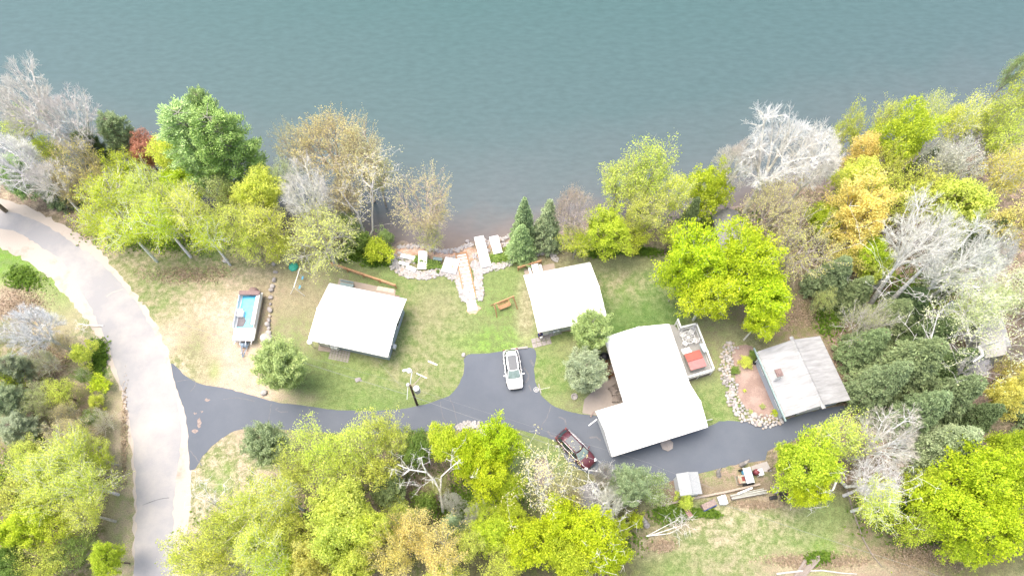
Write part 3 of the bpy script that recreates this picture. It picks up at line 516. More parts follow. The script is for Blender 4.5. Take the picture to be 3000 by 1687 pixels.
gable('lakeside_cabin', [(2162,628),(2203,748),(2120,775),(2086,622)], 3.0, 1.2, 'grey shingled cabin half hidden by trees near the shore', M['oldwood'], M['shingle2'], seams=False, gut='none', wins=(('N', 1, 1.2, 1, 1.6), ('S', -1, 1.2, 1, 1.6)), doors=(('E', 0, .9, 2, 'white'),), cat='cabin')
gable('neighbour_cabin', [(2932,918),(2968,1035),(2890,1068),(2856,945)], 3.0, 1.3, 'cabin with bright pale roof under bare trees at right edge', M['siding'], M['shingle2'] if False else mat('pale_shingles', (.48,.48,.48), .7, .1, 3, .2), seams=False, gut='none', wins=(('S', -2, 1.2, 1, 1.6), ('S', 1, 1.2, 1, 1.6)), doors=(('S', 3, .9, 2, 'white'),), cat='cabin')
gable('shed', [(1689,1426),(1721,1521),(1775,1508),(1752,1414)], 2.2, .7, 'old grey shed under bare branches below the maroon car', M['oldwood'], M['shingle2'], over=.2, seams=False, gut='none', wins=(('N', 0, .8, .7, 1.4),), doors=(('E', 0, 1.2, 1.9, 'white'),), cat='shed')
gable('small_shed', [(2044,1381),(2057,1446),(1993,1453),(1980,1388)], 2.1, .35, 'small square shed with pale grey shingle roof beside the driveway', M['siding'], mat('light_shingles', (.34,.36,.37), .8, col2=(.25,.265,.27), scale=6, bump=.3, stretch=(1,3,1)), over=.15, seams=False, gut='none', wins=(('W', 0, .7, .6, 1.4),), doors=(('E', 0, 1.1, 1.8, 'white'),), cat='shed')
#@@PART3
# ------------------------------------------------------------------ cars (local +x is the front)
def car(label, p_rear, p_front, paint, L=4.7, W=1.86):
    a = N(*p_rear, .7); b = N(*p_front, .7); d = b-a; rz = math.atan2(d.y, d.x); c = (a+b)/2
    root = empty('parked_car', (c.x, c.y, .018), rz, label, 'car')
    S = [(-2.35,.58,.62,.35),(-2.30,.76,.86,.30),(-2.15,.86,.98,.26),(-1.7,.92,1.02,.24),(-.9,.93,1.02,.22),(.2,.93,1.01,.22),(1.0,.93,.99,.22),(1.5,.915,.94,.24),(1.95,.86,.84,.26),(2.2,.74,.72,.30),(2.33,.56,.58,.36)]
    k = L/4.7; kw = W/1.86
    def sec(x, w, zt, zb):
        pts = [(0, zt+.035), (w*.55, zt+.025), (w*.84, zt-.01), (w*.96, zt-.10), (w, zt-.28), (w*.985, (zt+zb)/2-.08), (w*.93, zb+.04), (w*.8, zb), (0, zb)]
        return [(x*k, y*kw, z) for y, z in pts] + [(x*k, -y*kw, z) for y, z in reversed(pts[1:-1])]
    mb = MB(); n = 16; vs = []
    for s in S: vs += sec(*s)
    m = len(vs)//len(S)
    fs = [(i*m+j, i*m+(j+1) % m, (i+1)*m+(j+1) % m, (i+1)*m+j) for i in range(len(S)-1) for j in range(m)] + [tuple(range(m)), tuple(range((len(S)-1)*m, len(S)*m))]
    mb.add(vs, fs); body = mb.build('body', paint, root, True, sub=1)
    # cabin: lower loop on the belt, upper loop = roof
    low = [(-2.12,.66,1.0),(-1.55,.80,1.0),(-.6,.83,1.0),(.35,.83,1.0),(1.12,.74,.99)]
    up = [(-1.80,.52,1.50),(-1.35,.60,1.62),(-.6,.63,1.66),(.10,.62,1.64),(.42,.58,1.60)]
    Lw = [(x*k, y*kw, z) for x, y, z in low]; Up = [(x*k, y*kw, z) for x, y, z in up]
    f = MB()
    for s in (1, -1):
        A = [(x, s*y, z) for x, y, z in Lw]; B = [(x, s*y, z) for x, y, z in Up]; f.add(A+B, [(i, i+1, 6+i, 5+i) for i in range(4)])
    f.build('side_window', M['cglass'], root, False)
    def panel(P, Q, bulge, name, m):
        vs = []
        for j in range(5):
            t = j/4*2-1
            for q in range(4):
                u = q/3; vs.append((P[0]*(1-u)+Q[0]*u + bulge*(1-t*t), t*(P[1]*(1-u)+Q[1]*u), P[2]*(1-u)+Q[2]*u+.01*(1-t*t)))
        return MB().add(vs, [(j*4+q, j*4+q+1, (j+1)*4+q+1, (j+1)*4+q) for j in range(4) for q in range(3)]).build(name, m, root, True)
    panel(Lw[4], Up[4], .13, 'windshield', M['wglass']); panel(Lw[0], Up[0], -.10, 'rear_window', M['cglass'])
    rf = MB(); vs = []
    for (x, y, z) in Up:
        for j in range(7): t = j/6*2-1; vs.append((x + (.13*(1-t*t) if x > .3*k else -.06*(1-t*t) if x < -1.7*k else 0), t*y, z+.045*(1-t*t)))
    for i in range(4):
        for j in range(6): rf.f.append((i*7+j, i*7+j+1, (i+1)*7+j+1, (i+1)*7+j))
    rf.v = vs; ro = rf.build('roof', paint, root, True); md = ro.modifiers.new('t', 'SOLIDIFY'); md.thickness = .03; md.offset = 0
    MB().prism([(-1.25*k, -.47*kw), (.36*k, -.46*kw), (.46*k, 0), (.36*k, .46*kw), (-1.25*k, .47*kw)], 1.60, 1.745).build('sunroof', M['csun'], root, bevel=.03)
    pl = MB()
    for s in (1, -1):
        for i in (0, 4): pl.tube((Lw[i][0], s*Lw[i][1], Lw[i][2]), (Up[i][0], s*Up[i][1], Up[i][2]), .045, .04, 6)
        pl.tube((Lw[1][0], s*Lw[1][1], Lw[1][2]), (Up[1][0], s*Up[1][1], Up[1][2]), .05, .04, 6); pl.tube((-.35*k, s*.835*kw, 1.0), (-.4*k, s*.635*kw, 1.64), .03, n=6)
    pl.build('pillars', paint, root)
    for s in (1, -1):
        MB().path([(-1.45*k, s*.60*kw, 1.66), (-1.2*k, s*.60*kw, 1.71), (0, s*.62*kw, 1.72), (.25*k, s*.60*kw, 1.67)], .022, 6).build('roof_rail', M['chrome'], root)
        MB().path([(-1.9*k, s*.80*kw, 1.02), (-.6*k, s*.865*kw, 1.035), (.9*k, s*.83*kw, 1.01)], .02, 6).build('window_trim', M['chrome'], root)
        mm = MB().box(.82*k, s*1.03*kw, 1.06, .13, .24, .15, s*.2).box(.84*k, s*.9*kw, 1.02, .08, .1, .05); mi = mm.build('mirror', paint, root, bevel=.04)
        for x in (-.75, .3): MB().box(x*k, s*.945*kw, .86, .2, .05, .035).build('door_handle', paint, root, bevel=.01)
        MB().box(2.12*k, s*.66*kw, .72, .32, .26, .12, -s*.5).build('headlight', M['lamp'], root, bevel=.03)
        MB().box(-2.22*k, s*.70*kw, .88, .16, .28, .14, s*.5).build('tail_light', M['tail'], root, bevel=.03)
        for x in (-1.4, 1.42):
            w_ = MB().tube((x*k, s*.72*kw, .35), (x*k, s*.94*kw, .35), .35, n=20).build('wheel', M['rubber'], root); MB().tube((x*k, s*.9*kw, .35), (x*k, s*.955*kw, .35), .22, n=14).build('rim', M['chrome'], w_)
    MB().box(2.3*k, 0, .5, .08, 1.1, .22).build('grille', M['black'], root, bevel=.02); MB().box(-2.33*k, 0, .45, .08, 1.2, .2).build('bumper', M['black'], root, bevel=.03)
    MB().box(1.12*k, 0, 1.035, .05, 1.35*kw, .03).build('wiper_cowl', M['black'], root)
    MB().prism([(-1.45*k, -.02), (-1.25*k, -.01), (-1.25*k, .01), (-1.45*k, .02)], 1.64, 1.75).build('antenna_fin', M['black'] if paint is M['carm'] else paint, root)
    return root
car('white crossover car with dark glass roof parked on the driveway', (1495,1026), (1511,1137), M['carw'], 4.65, 1.86)
car('maroon crossover car with grey glass roof parked angled beside the lawn', (1646,1273), (1729,1358), M['carm'], 4.75, 1.9)
# ------------------------------------------------------------------ pontoon boat on trailer
a = N(712,1000,.9); b = N(740,856,.9); d = b-a; rz = math.atan2(d.y, d.x); LB = d.length; c = (a+b)/2
rb = empty('pontoon_boat', (c.x, c.y, 0), rz, 'pontoon boat with blue floor covering, white bow deck and silver pontoons on a trailer', 'boat')
hw = 1.22; hl = LB/2; zd = .95
for s in (1, -1):
    MB().tube((-hl+.5, s*.9, .62), (hl-.1, s*.9, .62), .31, n=16).tube((-hl-.1, s*.9, .78), (-hl+.5, s*.9, .62), .06, .31, 16).build('pontoon', M['chrome'], rb)
MB().box(0, 0, zd, LB-.2, 2*hw, .08).build('deck', M['white'], rb)
MB().box(.55, .02, zd+.055, LB-2.1, 2*hw-.5, .02).build('floor_cover', M['tarp'], rb)
MB().prism([(-1.35, .98), (-1.3, .25), (-.6, .05), (.3, .6), (.3, .98)], zd+.07, zd+.10).build('carpet', M['carpet'], rb)
MB().box(-hl+.75, 0, zd+.12, 1.5, 2*hw-.15, .2).build('bow_deck', M['white'], rb, bevel=.05)
for i in range(4): MB().tube((-hl+.02, -.95+i*.63, .95), (-hl-.38, -.95+i*.63, .9), .035).build('bow_rail', M['white'], rb)
for s in (1, -1):
    f = MB(); f.box(.6, s*(hw-.06), zd+.38, LB-1.8, .06, .55); f.tube((-hl+1.4, s*(hw-.05), zd+.7), (hl-.3, s*(hw-.05), zd+.7), .035)
    for i in range(6): x = -hl+1.4+i*(LB-1.8)/5; f.tube((x, s*(hw-.05), zd), (x, s*(hw-.05), zd+.72), .03)
    f.build('side_fence', M['white'], rb)
MB().box(.7, -(hw-.34), zd+.25, LB-2.4, .42, .4).box(.7, -(hw-.16), zd+.45, LB-2.4, .12, .5).build('bench_seat', M['white'], rb, bevel=.06)
MB().box(.15, .72, zd+.28, .75, .7, .5).box(.5, .72, zd+.55, .14, .7, .6).build('helm_console', M['white'], rb, bevel=.08)
MB().box(hl-.45, 0, zd+.7, .55, 2*hw, .28).build('folded_bimini', M['canvas'], rb, bevel=.12)
MB().lathe(hl+.02, -.1, [(.5, .5), (.62, .9), (.5, 1.25), (.15, 1.45)], 12).build('motor_cover', M['canvas'], rb, True)
MB().box(.5, hw+.08, zd+.1, .1, .25, .1).box(1.8, hw+.08, zd+.1, .1, .25, .1).build('bracket', M['white'], rb)
tp = N(710,1048,.45); tr = empty('boat_trailer', (c.x, c.y, 0), rz, 'blue-grey boat trailer under the pontoon boat, tongue pointing to the driveway', 'trailer')
lt = (tr.matrix_basis.inverted() @ tp)
m = MB()
for s in (1, -1): m.tube((hl-.6, s*.5, .32), (-hl+.2, s*.5, .32), .05); m.tube((-hl+.2, s*.5, .32), (lt.x+.1, lt.y, .4), .05)
for x in (-hl+.1, -hl-.4, .2, 1.6, hl-.6): m.tube((x, -.5 if x > -hl-.2 else -.35, .33), (x, .5 if x > -hl-.2 else .35, .33), .04)
m.box(-hl-.25, 0, .42, .5, .6, .08); m.build('frame', M['bluemetal'], tr)
MB().tube((-hl-.45, 0, .35), (-hl-.45, 0, 1.0), .05).box(-hl-.45, 0, 1.02, .22, .28, .16).build('winch_post', M['bluemetal'], tr)
MB().tube((lt.x+.4, lt.y+.12, .05), (lt.x+.4, lt.y+.12, .8), .035).build('jack', M['chrome'], tr)
for s in (1, -1):
    for x in (.3, 1.1): w_ = MB().tube((x, s*.62, .3), (x, s*.8, .3), .28, n=16).build('wheel', M['rubber'], tr); MB().tube((x, s*.78, .3), (x, s*.815, .3), .15, n=12).build('rim', M['chrome'], w_)
# ------------------------------------------------------------------ utility pole and wires
pb = N(1222,1185); hp = 3.0
while proj(pb.x, pb.y, hp)[1] > 1128/K: hp += .05
pt = N(1205,1128,hp); pr = empty('utility_pole', pb, 0, 'dark wooden utility pole with transformer and street light at driveway edge', 'pole')
lean = Vector((pt.x-pb.x, pt.y-pb.y, 0))*.5
MB().tube((0,0,0), (lean.x, lean.y, hp), .14, .10, 12).build('pole', M['pole'], pr)
at = lambda f: Vector((lean.x*f, lean.y*f, hp*f))
q = at(.80)
MB().lathe(q.x+.55, q.y-.05, [(.02,-.5),(.33,-.48),(.33,.5),(.28,.56),(.02,.6)], 16, q.z).build('transformer', M['galv'], pr)
MB().tube(q+Vector((0,0,.2)), q+Vector((.5,-.05,.2)), .05).build('bracket', M['galv'], pr)
q = at(.86); MB().box(q.x+1.0, q.y+1.3, q.z, 1.2, .08, .08, -.45).build('crossarm', M['galv'], pr)
MB().tube(q, q+Vector((1.0, 1.3, 0)), .05).build('brace', M['timber'], pr)
q = at(.97); ar = MB(); ar.path([q, q+Vector((.05,.7,.25)), q+Vector((.15,1.4,.35))], .04).build('lamp_arm', M['galv'], pr)
h = MB().lathe(q.x-.15, q.y+1.45, [(.02,.12),(.24,.1),(.28,0),(.02,-.03)], 12, q.z+.38).box(q.x-.45, q.y+1.5, q.z+.42, .7, .22, .12, .2).build('street_light', M['galv'], pr)
MB().tube(q+Vector((-.25,.1,-.1)), q+Vector((-.3,-1.3,-.4)), .03).lathe(q.x-.25, q.y+.1, [(.12,-.15),(.2,0),(.12,.12)], 10, q.z).build('insulator_arm', M['galv'], pr)
WIREM = mat('grey_wire', (.20,.21,.22), .6, .05)
def wire(pts, label, r=.022, sag=.35):
    r *= .6
    P = [N(a, b, z) for a, b, z in pts]; L = []
    for i in range(len(P)-1):
        k = 10
        for j in range(k): t = j/k; q = P[i].lerp(P[i+1], t); q.z -= sag*4*t*(1-t)*0.5; L.append(q)
    L.append(P[-1]); o = MB().path(L, r, 5).build('overhead_wire', WIREM); tag(o, label, 'wire')
zt = hp*.84
wire([(520,945,zt+.4),(1197,1157,zt)], 'overhead wire from utility pole westward over the boat trailer', .028)
wire([(1205,1159,zt),(1500,1262,zt),(1900,1398,zt)], 'thick overhead wire from utility pole across the driveway to the southeast', .028)
wire([(1900,1398,zt),(2075,1462,zt),(2660,1655,zt),(3060,1790,zt)], 'overhead wire over the small shed and lower right field', .022)
wire([(1240,1148,zt),(1500,1230,zt),(1900,1355,zt),(2090,1430,zt)], 'thin upper wire crossing the driveway by the cottage garage', .014)
wire([(1090,1037,3.0),(1192,1150,zt)], 'thin service wire from white cottage down to the pole', .014)
wire([(1192,1125,zt+.5),(880,1040,zt)], 'thin second wire running west above the lawn', .012)
# ------------------------------------------------------------------ small things round the cottages
def beam(name, p, q, w, h, m, label, cat, z0=0.0, group=None):
    a = N(*p, z0+h/2); b = N(*q, z0+h/2); v = b-a; c = (a+b)/2; zz = float(gz(c.x, c.y))
    o = MB().box(0, 0, h/2, v.length, w, h).build(name, m, bevel=min(w, h)*.15); o.location = (c.x, c.y, z0+zz); o.rotation_euler.z = math.atan2(v.y, v.x); tag(o, label, cat, group); return o
beam('parking_curb', (1497,1023), (1546,1017), .22, .18, M['conc'], 'pale concrete parking curb behind the white car', 'curb')
beam('parking_curb', (1578,1124), (1585,1152), .12, .12, M['conc'], 'pale parking curb at the driveway corner beside landing net', 'curb')
beam('plank', (1254,1057), (1281,1069), .16, .1, M['white'], 'white plank lying on the lawn west of the driveway', 'plank')
def rail_fence(p, q, n, label, m):
    a = N(*p, .9); b = N(*q, .9); r = empty('rail_fence', ((a+b)/2).to_tuple()[:2]+(0,), 0, label, 'fence'); o = Vector(r.location); 
    for i in range(n): t = a.lerp(b, i/(n-1))-o; MB().box(t.x, t.y, .5, .12, .12, 1.05, math.atan2((b-a).y, (b-a).x)).build('post', m, r)
    for z in (.45, .9): s = a-o; e = b-o; v = e-s; c = (s+e)/2; MB().box(c.x, c.y, z+.02, v.length, .10 if z < .6 else .2, .06, math.atan2(v.y, v.x)).build('rail', m, r)
rail_fence((968,770), (1158,835), 5, 'long low wooden rail fence between cottage patio and lake bank', M['wood'])
rail_fence((1518,783), (1585,764), 3, 'short wooden rail fence at lake side of square cottage', M['wood'])
def person():
    p = N(1582,981,.9); r = empty('person', (p.x, p.y, .03), R_(200), 'person in blue jacket and dark trousers standing at cottage doormat holding white bag', 'person')
    J = dict(pel=(0,0,.95,.13), ch=(0,.01,1.25,.15), sh=(0,.0,1.42,.11), nk=(0,.01,1.50,.055), hd=(0,.03,1.60,.085), hd2=(0,.03,1.70,.08),
      hl=(-.10,0,.90,.10), kl=(-.12,.03,.50,.065), al=(-.12,-.01,.09,.042), tl=(-.13,.16,.04,.035), hr=(.10,0,.90,.10), kr=(.12,.05,.50,.065), ar=(.13,-.03,.09,.042), tr=(.14,.14,.04,.035),
      sl=(-.19,0,1.41,.065), el=(-.25,.05,1.15,.046), wl=(-.20,.27,1.05,.030), pl=(-.18,.35,1.03,.034), sr=(.19,0,1.41,.065), er=(.26,.06,1.15,.046), wr=(.18,.28,1.08,.030), pr=(.16,.36,1.07,.034))
    E = [('pel','ch'),('ch','sh'),('sh','nk'),('nk','hd'),('hd','hd2'),('pel','hl'),('hl','kl'),('kl','al'),('al','tl'),('pel','hr'),('hr','kr'),('kr','ar'),('ar','tr'),('sh','sl'),('sl','el'),('el','wl'),('wl','pl'),('sh','sr'),('sr','er'),('er','wr'),('wr','pr')]
    for s, pn in ((-1,'pl'),(1,'pr')):
        b = J[pn]
        for i in range(4):
            x = (i-1.5)*.021; k1 = f'{pn}{i}a'; k2 = f'{pn}{i}b'; ln = (.035,.042,.038,.03)[i]
            J[k1] = (b[0]+x, b[1]+.045, b[2]-.005, .009); J[k2] = (b[0]+x, b[1]+.045+ln, b[2]-.03, .008); E += [(pn, k1), (k1, k2)]
        J[pn+'ta'] = (b[0]-s*.045, b[1]-.005, b[2], .010); J[pn+'tb'] = (b[0]-s*.055, b[1]+.035, b[2]-.015, .009); E += [(pn, pn+'ta'), (pn+'ta', pn+'tb')]
    def skin(name, keys, m, infl=0, par=None, root_k='pel'):
        ks = [k for k in J if k in keys]; me = bpy.data.meshes.new(name); me.from_pydata([J[k][:3] for k in ks], [(ks.index(a), ks.index(b)) for a, b in E if a in ks and b in ks], []); me.materials.append(m)
        o = bpy.data.objects.new(name, me); C.objects.link(o); o.parent = par; md = o.modifiers.new('k', 'SKIN'); md.use_smooth_shade = True
        for i, k in enumerate(ks): me.skin_vertices[0].data[i].radius = (J[k][3]+infl, J[k][3]+infl)
        me.skin_vertices[0].data[ks.index(root_k)].use_root = True
        o.modifiers.new('s', 'SUBSURF').render_levels = 1; return o
    skin('body', set(J), M['skin'], 0, r)
    skin('jacket', {'pel','ch','sh','sl','el','wl','sr','er','wr'}, M['shirt'], .018, r); skin('trousers', {'pel','hl','kl','al','hr','kr','ar'}, M['denim'], .014, r)
    MB().lathe(0, .0, [(.03,-.10),(.105,-.04),(.115,.03),(.08,.10),(.01,.125)], 14, 1.68).build('hair', M['hair'], r, True)
    MB().add([(0,.13,1.62),(-.016,.115,1.60),(.016,.115,1.60),(0,.112,1.655)], [(0,1,2),(0,2,3),(0,3,1)]).build('nose', M['skin'], r)
    for s in (-1, 1): MB().lathe(s*.035, .112, [(.001,-.01),(.012,0),(.001,.01)], 8, 1.655).build('eye', M['black'], r)
    b = MB().box(0, 0, 0, .34, .16, .30).build('carried_bag', M['trim'], bevel=.05); b.location = (p.x-.1, p.y+.35-.02, .95); b.rotation_euler.z = R_(200); tag(b, 'white bag carried by the person at the doormat', 'bag')
    b.location = r.matrix_basis @ Vector((0, .38, .98))
person()
def mat_(p, w_, h_, rz, label): q = N(*p, .06); o = MB().box(0, 0, .012, w_, h_, .024).build('doormat', M['black'], bevel=.01); o.location = (q.x, q.y, .05); o.rotation_euler.z = rz; tag(o, label, 'mat')
mat_((953,1009), .8, .5, -.2, 'black doormat under the eave of the cottage by the boat'); mat_((1596,975), .85, .55, .25, 'black doormat beside the person at square cottage')
def bin_(p, label, g, m='galv', r_=.27, h=.75, z=.05):
    q = N(*p, h); t = empty('trash_can', (q.x, q.y, z), random.random(), label, 'trash can', g)
    bd = MB().lathe(0, 0, [(r_*.85,0),(r_*.9,.05),(r_,h-.05),(r_*1.02,h-.02)], 16).build('bin_body', M[m], t, True); MB().lathe(0, 0, [(r_*1.08,h-.03),(r_*1.08,h+.03),(r_*.7,h+.09),(.01,h+.11)], 18).build('lid', M[m], t, True); MB().tube((-.08,0,h+.13), (.08,0,h+.13), .015).build('handle', M['chrome'], t)
bin_((974,1014), 'left one of two white lidded cans beside the paver patio', 'cans by the paver patio', 'white'); bin_((985,1016), 'right one of two white lidded cans beside the paver patio', 'cans by the paver patio', 'white')
bin_((1625,969), 'left one of two metal cans under square cottage eave', 'cans by the square cottage'); bin_((1636,967), 'right one of two metal cans under square cottage eave', 'cans by the square cottage')
q = N(908,1001,1.9); o = MB().lathe(0, 0, [(.08,-.9),(.1,-.06),(.3,-.02),(.34,.03),(.28,.1),(.02,.12)], 20).tube((0,0,-1.9),(0,0,-.1),.04).build('yard_lamp', M['white'], None, True); o.location = (q.x, q.y, 1.9); tag(o, 'round white lamp on a post at cottage southwest corner', 'lamp')
# bench with backrest, teal
q = N(1016,833,.5); t = empty('garden_bench', (q.x, q.y, .04), -.2, 'grey-green slatted bench on the tan patio under cottage eave', 'bench')
MB().box(0,-.1,.43,1.6,.5,.06).build('seat', M['teal'], t, bevel=.01); MB().box(0,.25,.7,1.6,.22,.06,0,1.1).build('backrest', M['teal'], t, bevel=.01)
for sx in (-.7,.7):
    for sy in (-.3,.15): MB().box(sx,sy,.2,.07,.07,.42).build('leg', M['teal'], t)
# picnic table
q = N(1570,791,.7); t = empty('picnic_table', (q.x, q.y, .04), .2, 'white picnic table with two benches on square cottage patio', 'picnic table')
MB().box(0,-.1,.74,.80,1.7,.06).build('table_top', M['white'], t)
for s in (-1,1): MB().box(s*.68,-.1,.44,.26,1.7,.05).build('bench', M['white'], t)
for y in (-.8,.5):
    for s in (-1,1): MB().tube((s*.15,y,.72),(s*.6,y,0),.04,n=6).build('leg', M['white'], t)
# wooden swing
q = N(1477,884,1.5); t = empty('garden_swing', (q.x, q.y, 0), .42, 'wooden A-frame garden swing on the lawn beside the rock steps', 'swing'); m = M['wood']
MB().box(0,0,1.95,2.5,.11,.14).build('top_beam', m, t)
for s in (-1,1):
    for y in (-.85,.85): MB().tube((s*1.15,0,1.95),(s*1.3,y,0),.06,n=6).build('leg', m, t)
    MB().box(s*1.22,0,1.0,.06,.9,.1).build('brace', m, t); MB().tube((s*.65,0,1.9),(s*.65,.0,.5),.015).build('chain', M['chrome'], t)
b = MB()
for i in range(5): b.box(0,-.25+i*.11,.46,1.45,.09,.03)
b.build('seat', m, t); b = MB()
for i in range(5): b.box(0,.33+.03*i,.52+i*.11,1.45,.03,.09)
b.build('backrest', m, t)
for s in (-1,1): MB().box(s*.7,.05,.68,.08,.6,.04).build('armrest', m, t); 
# swing set by the boulders
a = N(862,843,1.6); b = N(880,786,1.6); v = b-a; t = empty('swing_set', ((a.x+b.x)/2,(a.y+b.y)/2,0), math.atan2(v.y,v.x), 'thin pale swing set frame on the bare lawn near boulders', 'swing set'); l = v.length/2
MB().tube((-l,0,1.75),(l,0,1.75),.045).build('top_beam', M['trim'], t)
for s in (-1,1):
    for y in (-.85,.85): MB().tube((s*l,0,1.75),(s*(l+.15),y,0),.035).build('leg', M['trim'], t)
    k = MB().tube((s*l*.4,-.0,1.72),(s*l*.4,-.15,.5),.012).tube((s*l*.55,0,1.72),(s*l*.55,-.15,.5),.012).build('rope', M['trim'], t); MB().box(s*l*.47,-.15,.5,.42,.2,.04).build('swing_seat', M['bluep'], t)
q = N(857,777,.5); o = MB().lathe(0,0,[(.02,0),(.62,.02),(.58,.22),(.35,.42),(.1,.5),(.02,.5)],7).build('covered_fire_pit', M['tealcov'], None, bevel=.03); o.location=(q.x,q.y,0); tag(o, 'bright green cloth-covered mound on the lawn beside boulder line', 'cover')
# landing net, bird bath, fire ring
q = N(1571,1141,.05); o = MB().ring((0,0,.06),.27,.022).ring((0,0,.05),.12,.015,12).tube((.27,0,.06),(1.5,.25,.08),.016); 
for i in range(-1,2): o.tube((i*.12,-.24,.05),(i*.07,.24,.05),.006,n=4).tube((-.24,i*.07,.05),(.24,i*.07,.05),.006,n=4)
o = o.build('landing_net', M['trim']); o.location=(q.x,q.y,.02); tag(o, 'round landing net with long pale handle at driveway corner', 'net')
q = N(1683,1161,.1); o = MB().ring((0,0,.08),.3,.09,20).lathe(0,0,[(.26,0),(.26,.02),(.01,.02)],14).build('bird_bath', M['conc']); o.location=(q.x,q.y,0); tag(o, 'pale round stone basin under the grey-green tree', 'bird bath')
# adirondack chairs
def adir(px, rz, label):
    q = N(*px, .4); t = empty('adirondack_chair', (q.x,q.y,.03), rz, label, 'chair', 'adirondack chairs on the patio'); m = M['oldwood']
    s = MB(); [s.box(-.24+.12*i,-.02,.36,.10,.55,.03,0,-.12) for i in range(5)]; s.build('seat', m, t); s = MB(); [s.box(-.24+.12*i,.36,.62-abs(i-2)*.03,.10,.03,.75-abs(i-2)*.08,0,-.35) for i in range(5)]; s.build('backrest', m, t)
    for sx in (-1,1):
        MB().box(sx*.38,-.02,.56,.14,.75,.03).build('armrest', m, t)
        for y in (-.3,.3): MB().box(sx*.34,y,.28,.07,.09,.56).build('leg', m, t)
adir((1795,1140), -1.0, 'weathered adirondack chair nearer the shrub on the patio'); adir((1803,1165), -1.55, 'weathered adirondack chair nearer the garage block on the patio')
q = N(1771,1044,.8); t = empty('covered_grill', (q.x,q.y,0), .3, 'black covered grill against the west wall of the large cottage', 'grill')
MB().lathe(0,0,[(.42,0),(.46,.5),(.5,.85),(.42,1.05),(.2,1.2),(.01,1.22)],14).build('grill_cover', M['black'], t, True); MB().box(-.5,0,.8,.35,.5,.12).build('side_shelf', M['black'], t, bevel=.04)
q = N(2213,1060,.3); o = MB().lathe(0,0,[(.02,.0),(.22,.03),(.28,.2),(.22,.38),(.1,.42)],12).build('black_bucket', M['black'], None, True); o.location=(q.x,q.y,0); tag(o, 'small black bucket at the garage northwest corner', 'bucket')
q = N(1735,1213,.1); o = MB().box(0,0,.06,.7,.15,.12,1.0).build('boot_scraper', M['hay']); o.location=(q.x,q.y,.02); tag(o, 'small brown boot scraper at patio driveway corner', 'scraper')
# ------------------------------------------------------------------ utility trailer and scrap row
a = N(1582,1343,.6); b = N(1598,1420,.6); v = b-a; c = (a+b)/2; t = empty('utility_trailer', (c.x,c.y,0), math.atan2(v.y,v.x), 'small open utility trailer with wooden bed beside birch trunk', 'trailer'); l=v.length/2
MB().box(0,0,.5,2*l,1.35,.06).build('bed', M['oldwood'], t)
for s in (-1,1): MB().box(0,s*.7,.68,2*l,.05,.36).build('side_board', M['oldwood'], t); MB().tube((.4,s*.78,.28),(.4,s*.95,.28),.28,n=14).build('wheel', M['rubber'], t); MB().box(.4,s*.86,.6,.8,.24,.05).build('fender', M['hay'], t)
MB().box(-l,0,.68,.05,1.4,.36).build('tailgate', M['oldwood'], t); MB().tube((l,0,.4),(l+1.2,0,.4),.05).build('tongue', M['hay'], t)
def thing_box(name, cs, z, h, m, label, cat, extra=None, bevel=.02):
    c, a, L, W = oriented(cs, z+h); t = empty(name, (c.x,c.y,z), a, label, cat)
    if extra: extra(t, L, W, h)
    else: MB().box(0,0,h/2,L,W,h).build('body', m, t, bevel=bevel)
    return t
def tractor(t, L, W, h):
    MB().box(0,0,.75,L*.9,W*.8,.9).build('body', M['bluep'], t, bevel=.08)
    s = MB(); [s.box(-.1,-W/2+.1+i*(W-.2)/7,h,L*.86,.13,.05) for i in range(8)]; s.box(-L*.45,0,h-.03,.08,W,.05).box(L*.3,0,h-.03,.08,W,.05); s.build('slatted_top', M['trim'], t)
    for sx in (-.35,.35):
        for sy in (-1,1): w_=MB().tube((sx*L,sy*W*.42,.3),(sx*L,sy*W*.52,.3),.3,n=14).build('wheel', M['rubber'], t)
thing_box('hay_wagon', [(2190,1382),(2213,1459),(2182,1364+96)][:0] or [(2178,1370),(2200,1366),(2216,1412),(2188,1416)], 0, 1.3, None, 'blue wagon with white slatted top beside the rusty box', 'wagon', tractor)
def rust(t, L, W, h): MB().box(0,0,h/2,L,W,h).build('body', M['rust'], t, bevel=.04); MB().box(L*.22,0,h+.02,.42,.45,.06).build('hatch', mat('dark_red_hatch', (.16,.03,.02), .7), t); MB().box(0,0,.05,L+.1,W+.1,.1).build('skid', M['timber'], t)
thing_box('rusty_box', [(2162,1391),(2184,1389),(2187,1413),(2166,1416)], 0, .9, None, 'square rusty green steel box left of the blue wagon', 'box', rust)
def frame_(t, L, W, h):
    f = MB(); f.path([(-L/2,-W/2,h),(L/2,-W/2,h),(L/2,W/2,h),(-L/2,W/2,h),(-L/2,-W/2,h)],.05,6); f.tube((-L/2,W/2,h+.03),(L/2,-W/2,h+.03),.06); f.build('top_frame', M['trim'], t)
    MB().box(0,0,h-.1,L-.1,W-.1,.03).build('grey_panel', M['galv'], t)
    for sx in (-.5,.5):
        for sy in (-.5,.5): MB().tube((sx*L,sy*W,h),(sx*L,sy*W,0),.03).build('leg', M['trim'], t)
thing_box('metal_frame_cart', [(2220,1375),(2232,1372),(2238,1389),(2225,1392)], 0, .8, None, 'white metal frame with diagonal bar right of the blue wagon', 'cart', frame_)
q=N(2214,1383,.4); o=MB().lathe(0,0,[(.28,0),(.3,.3),(.3,.6),(.28,.85),(.02,.86)],14).build('red_drum', mat('dark_red_drum',(.16,.03,.04),.5,.1), None, True); o.location=(q.x,q.y,0); tag(o,'dark red drum between blue wagon and white frame','drum')
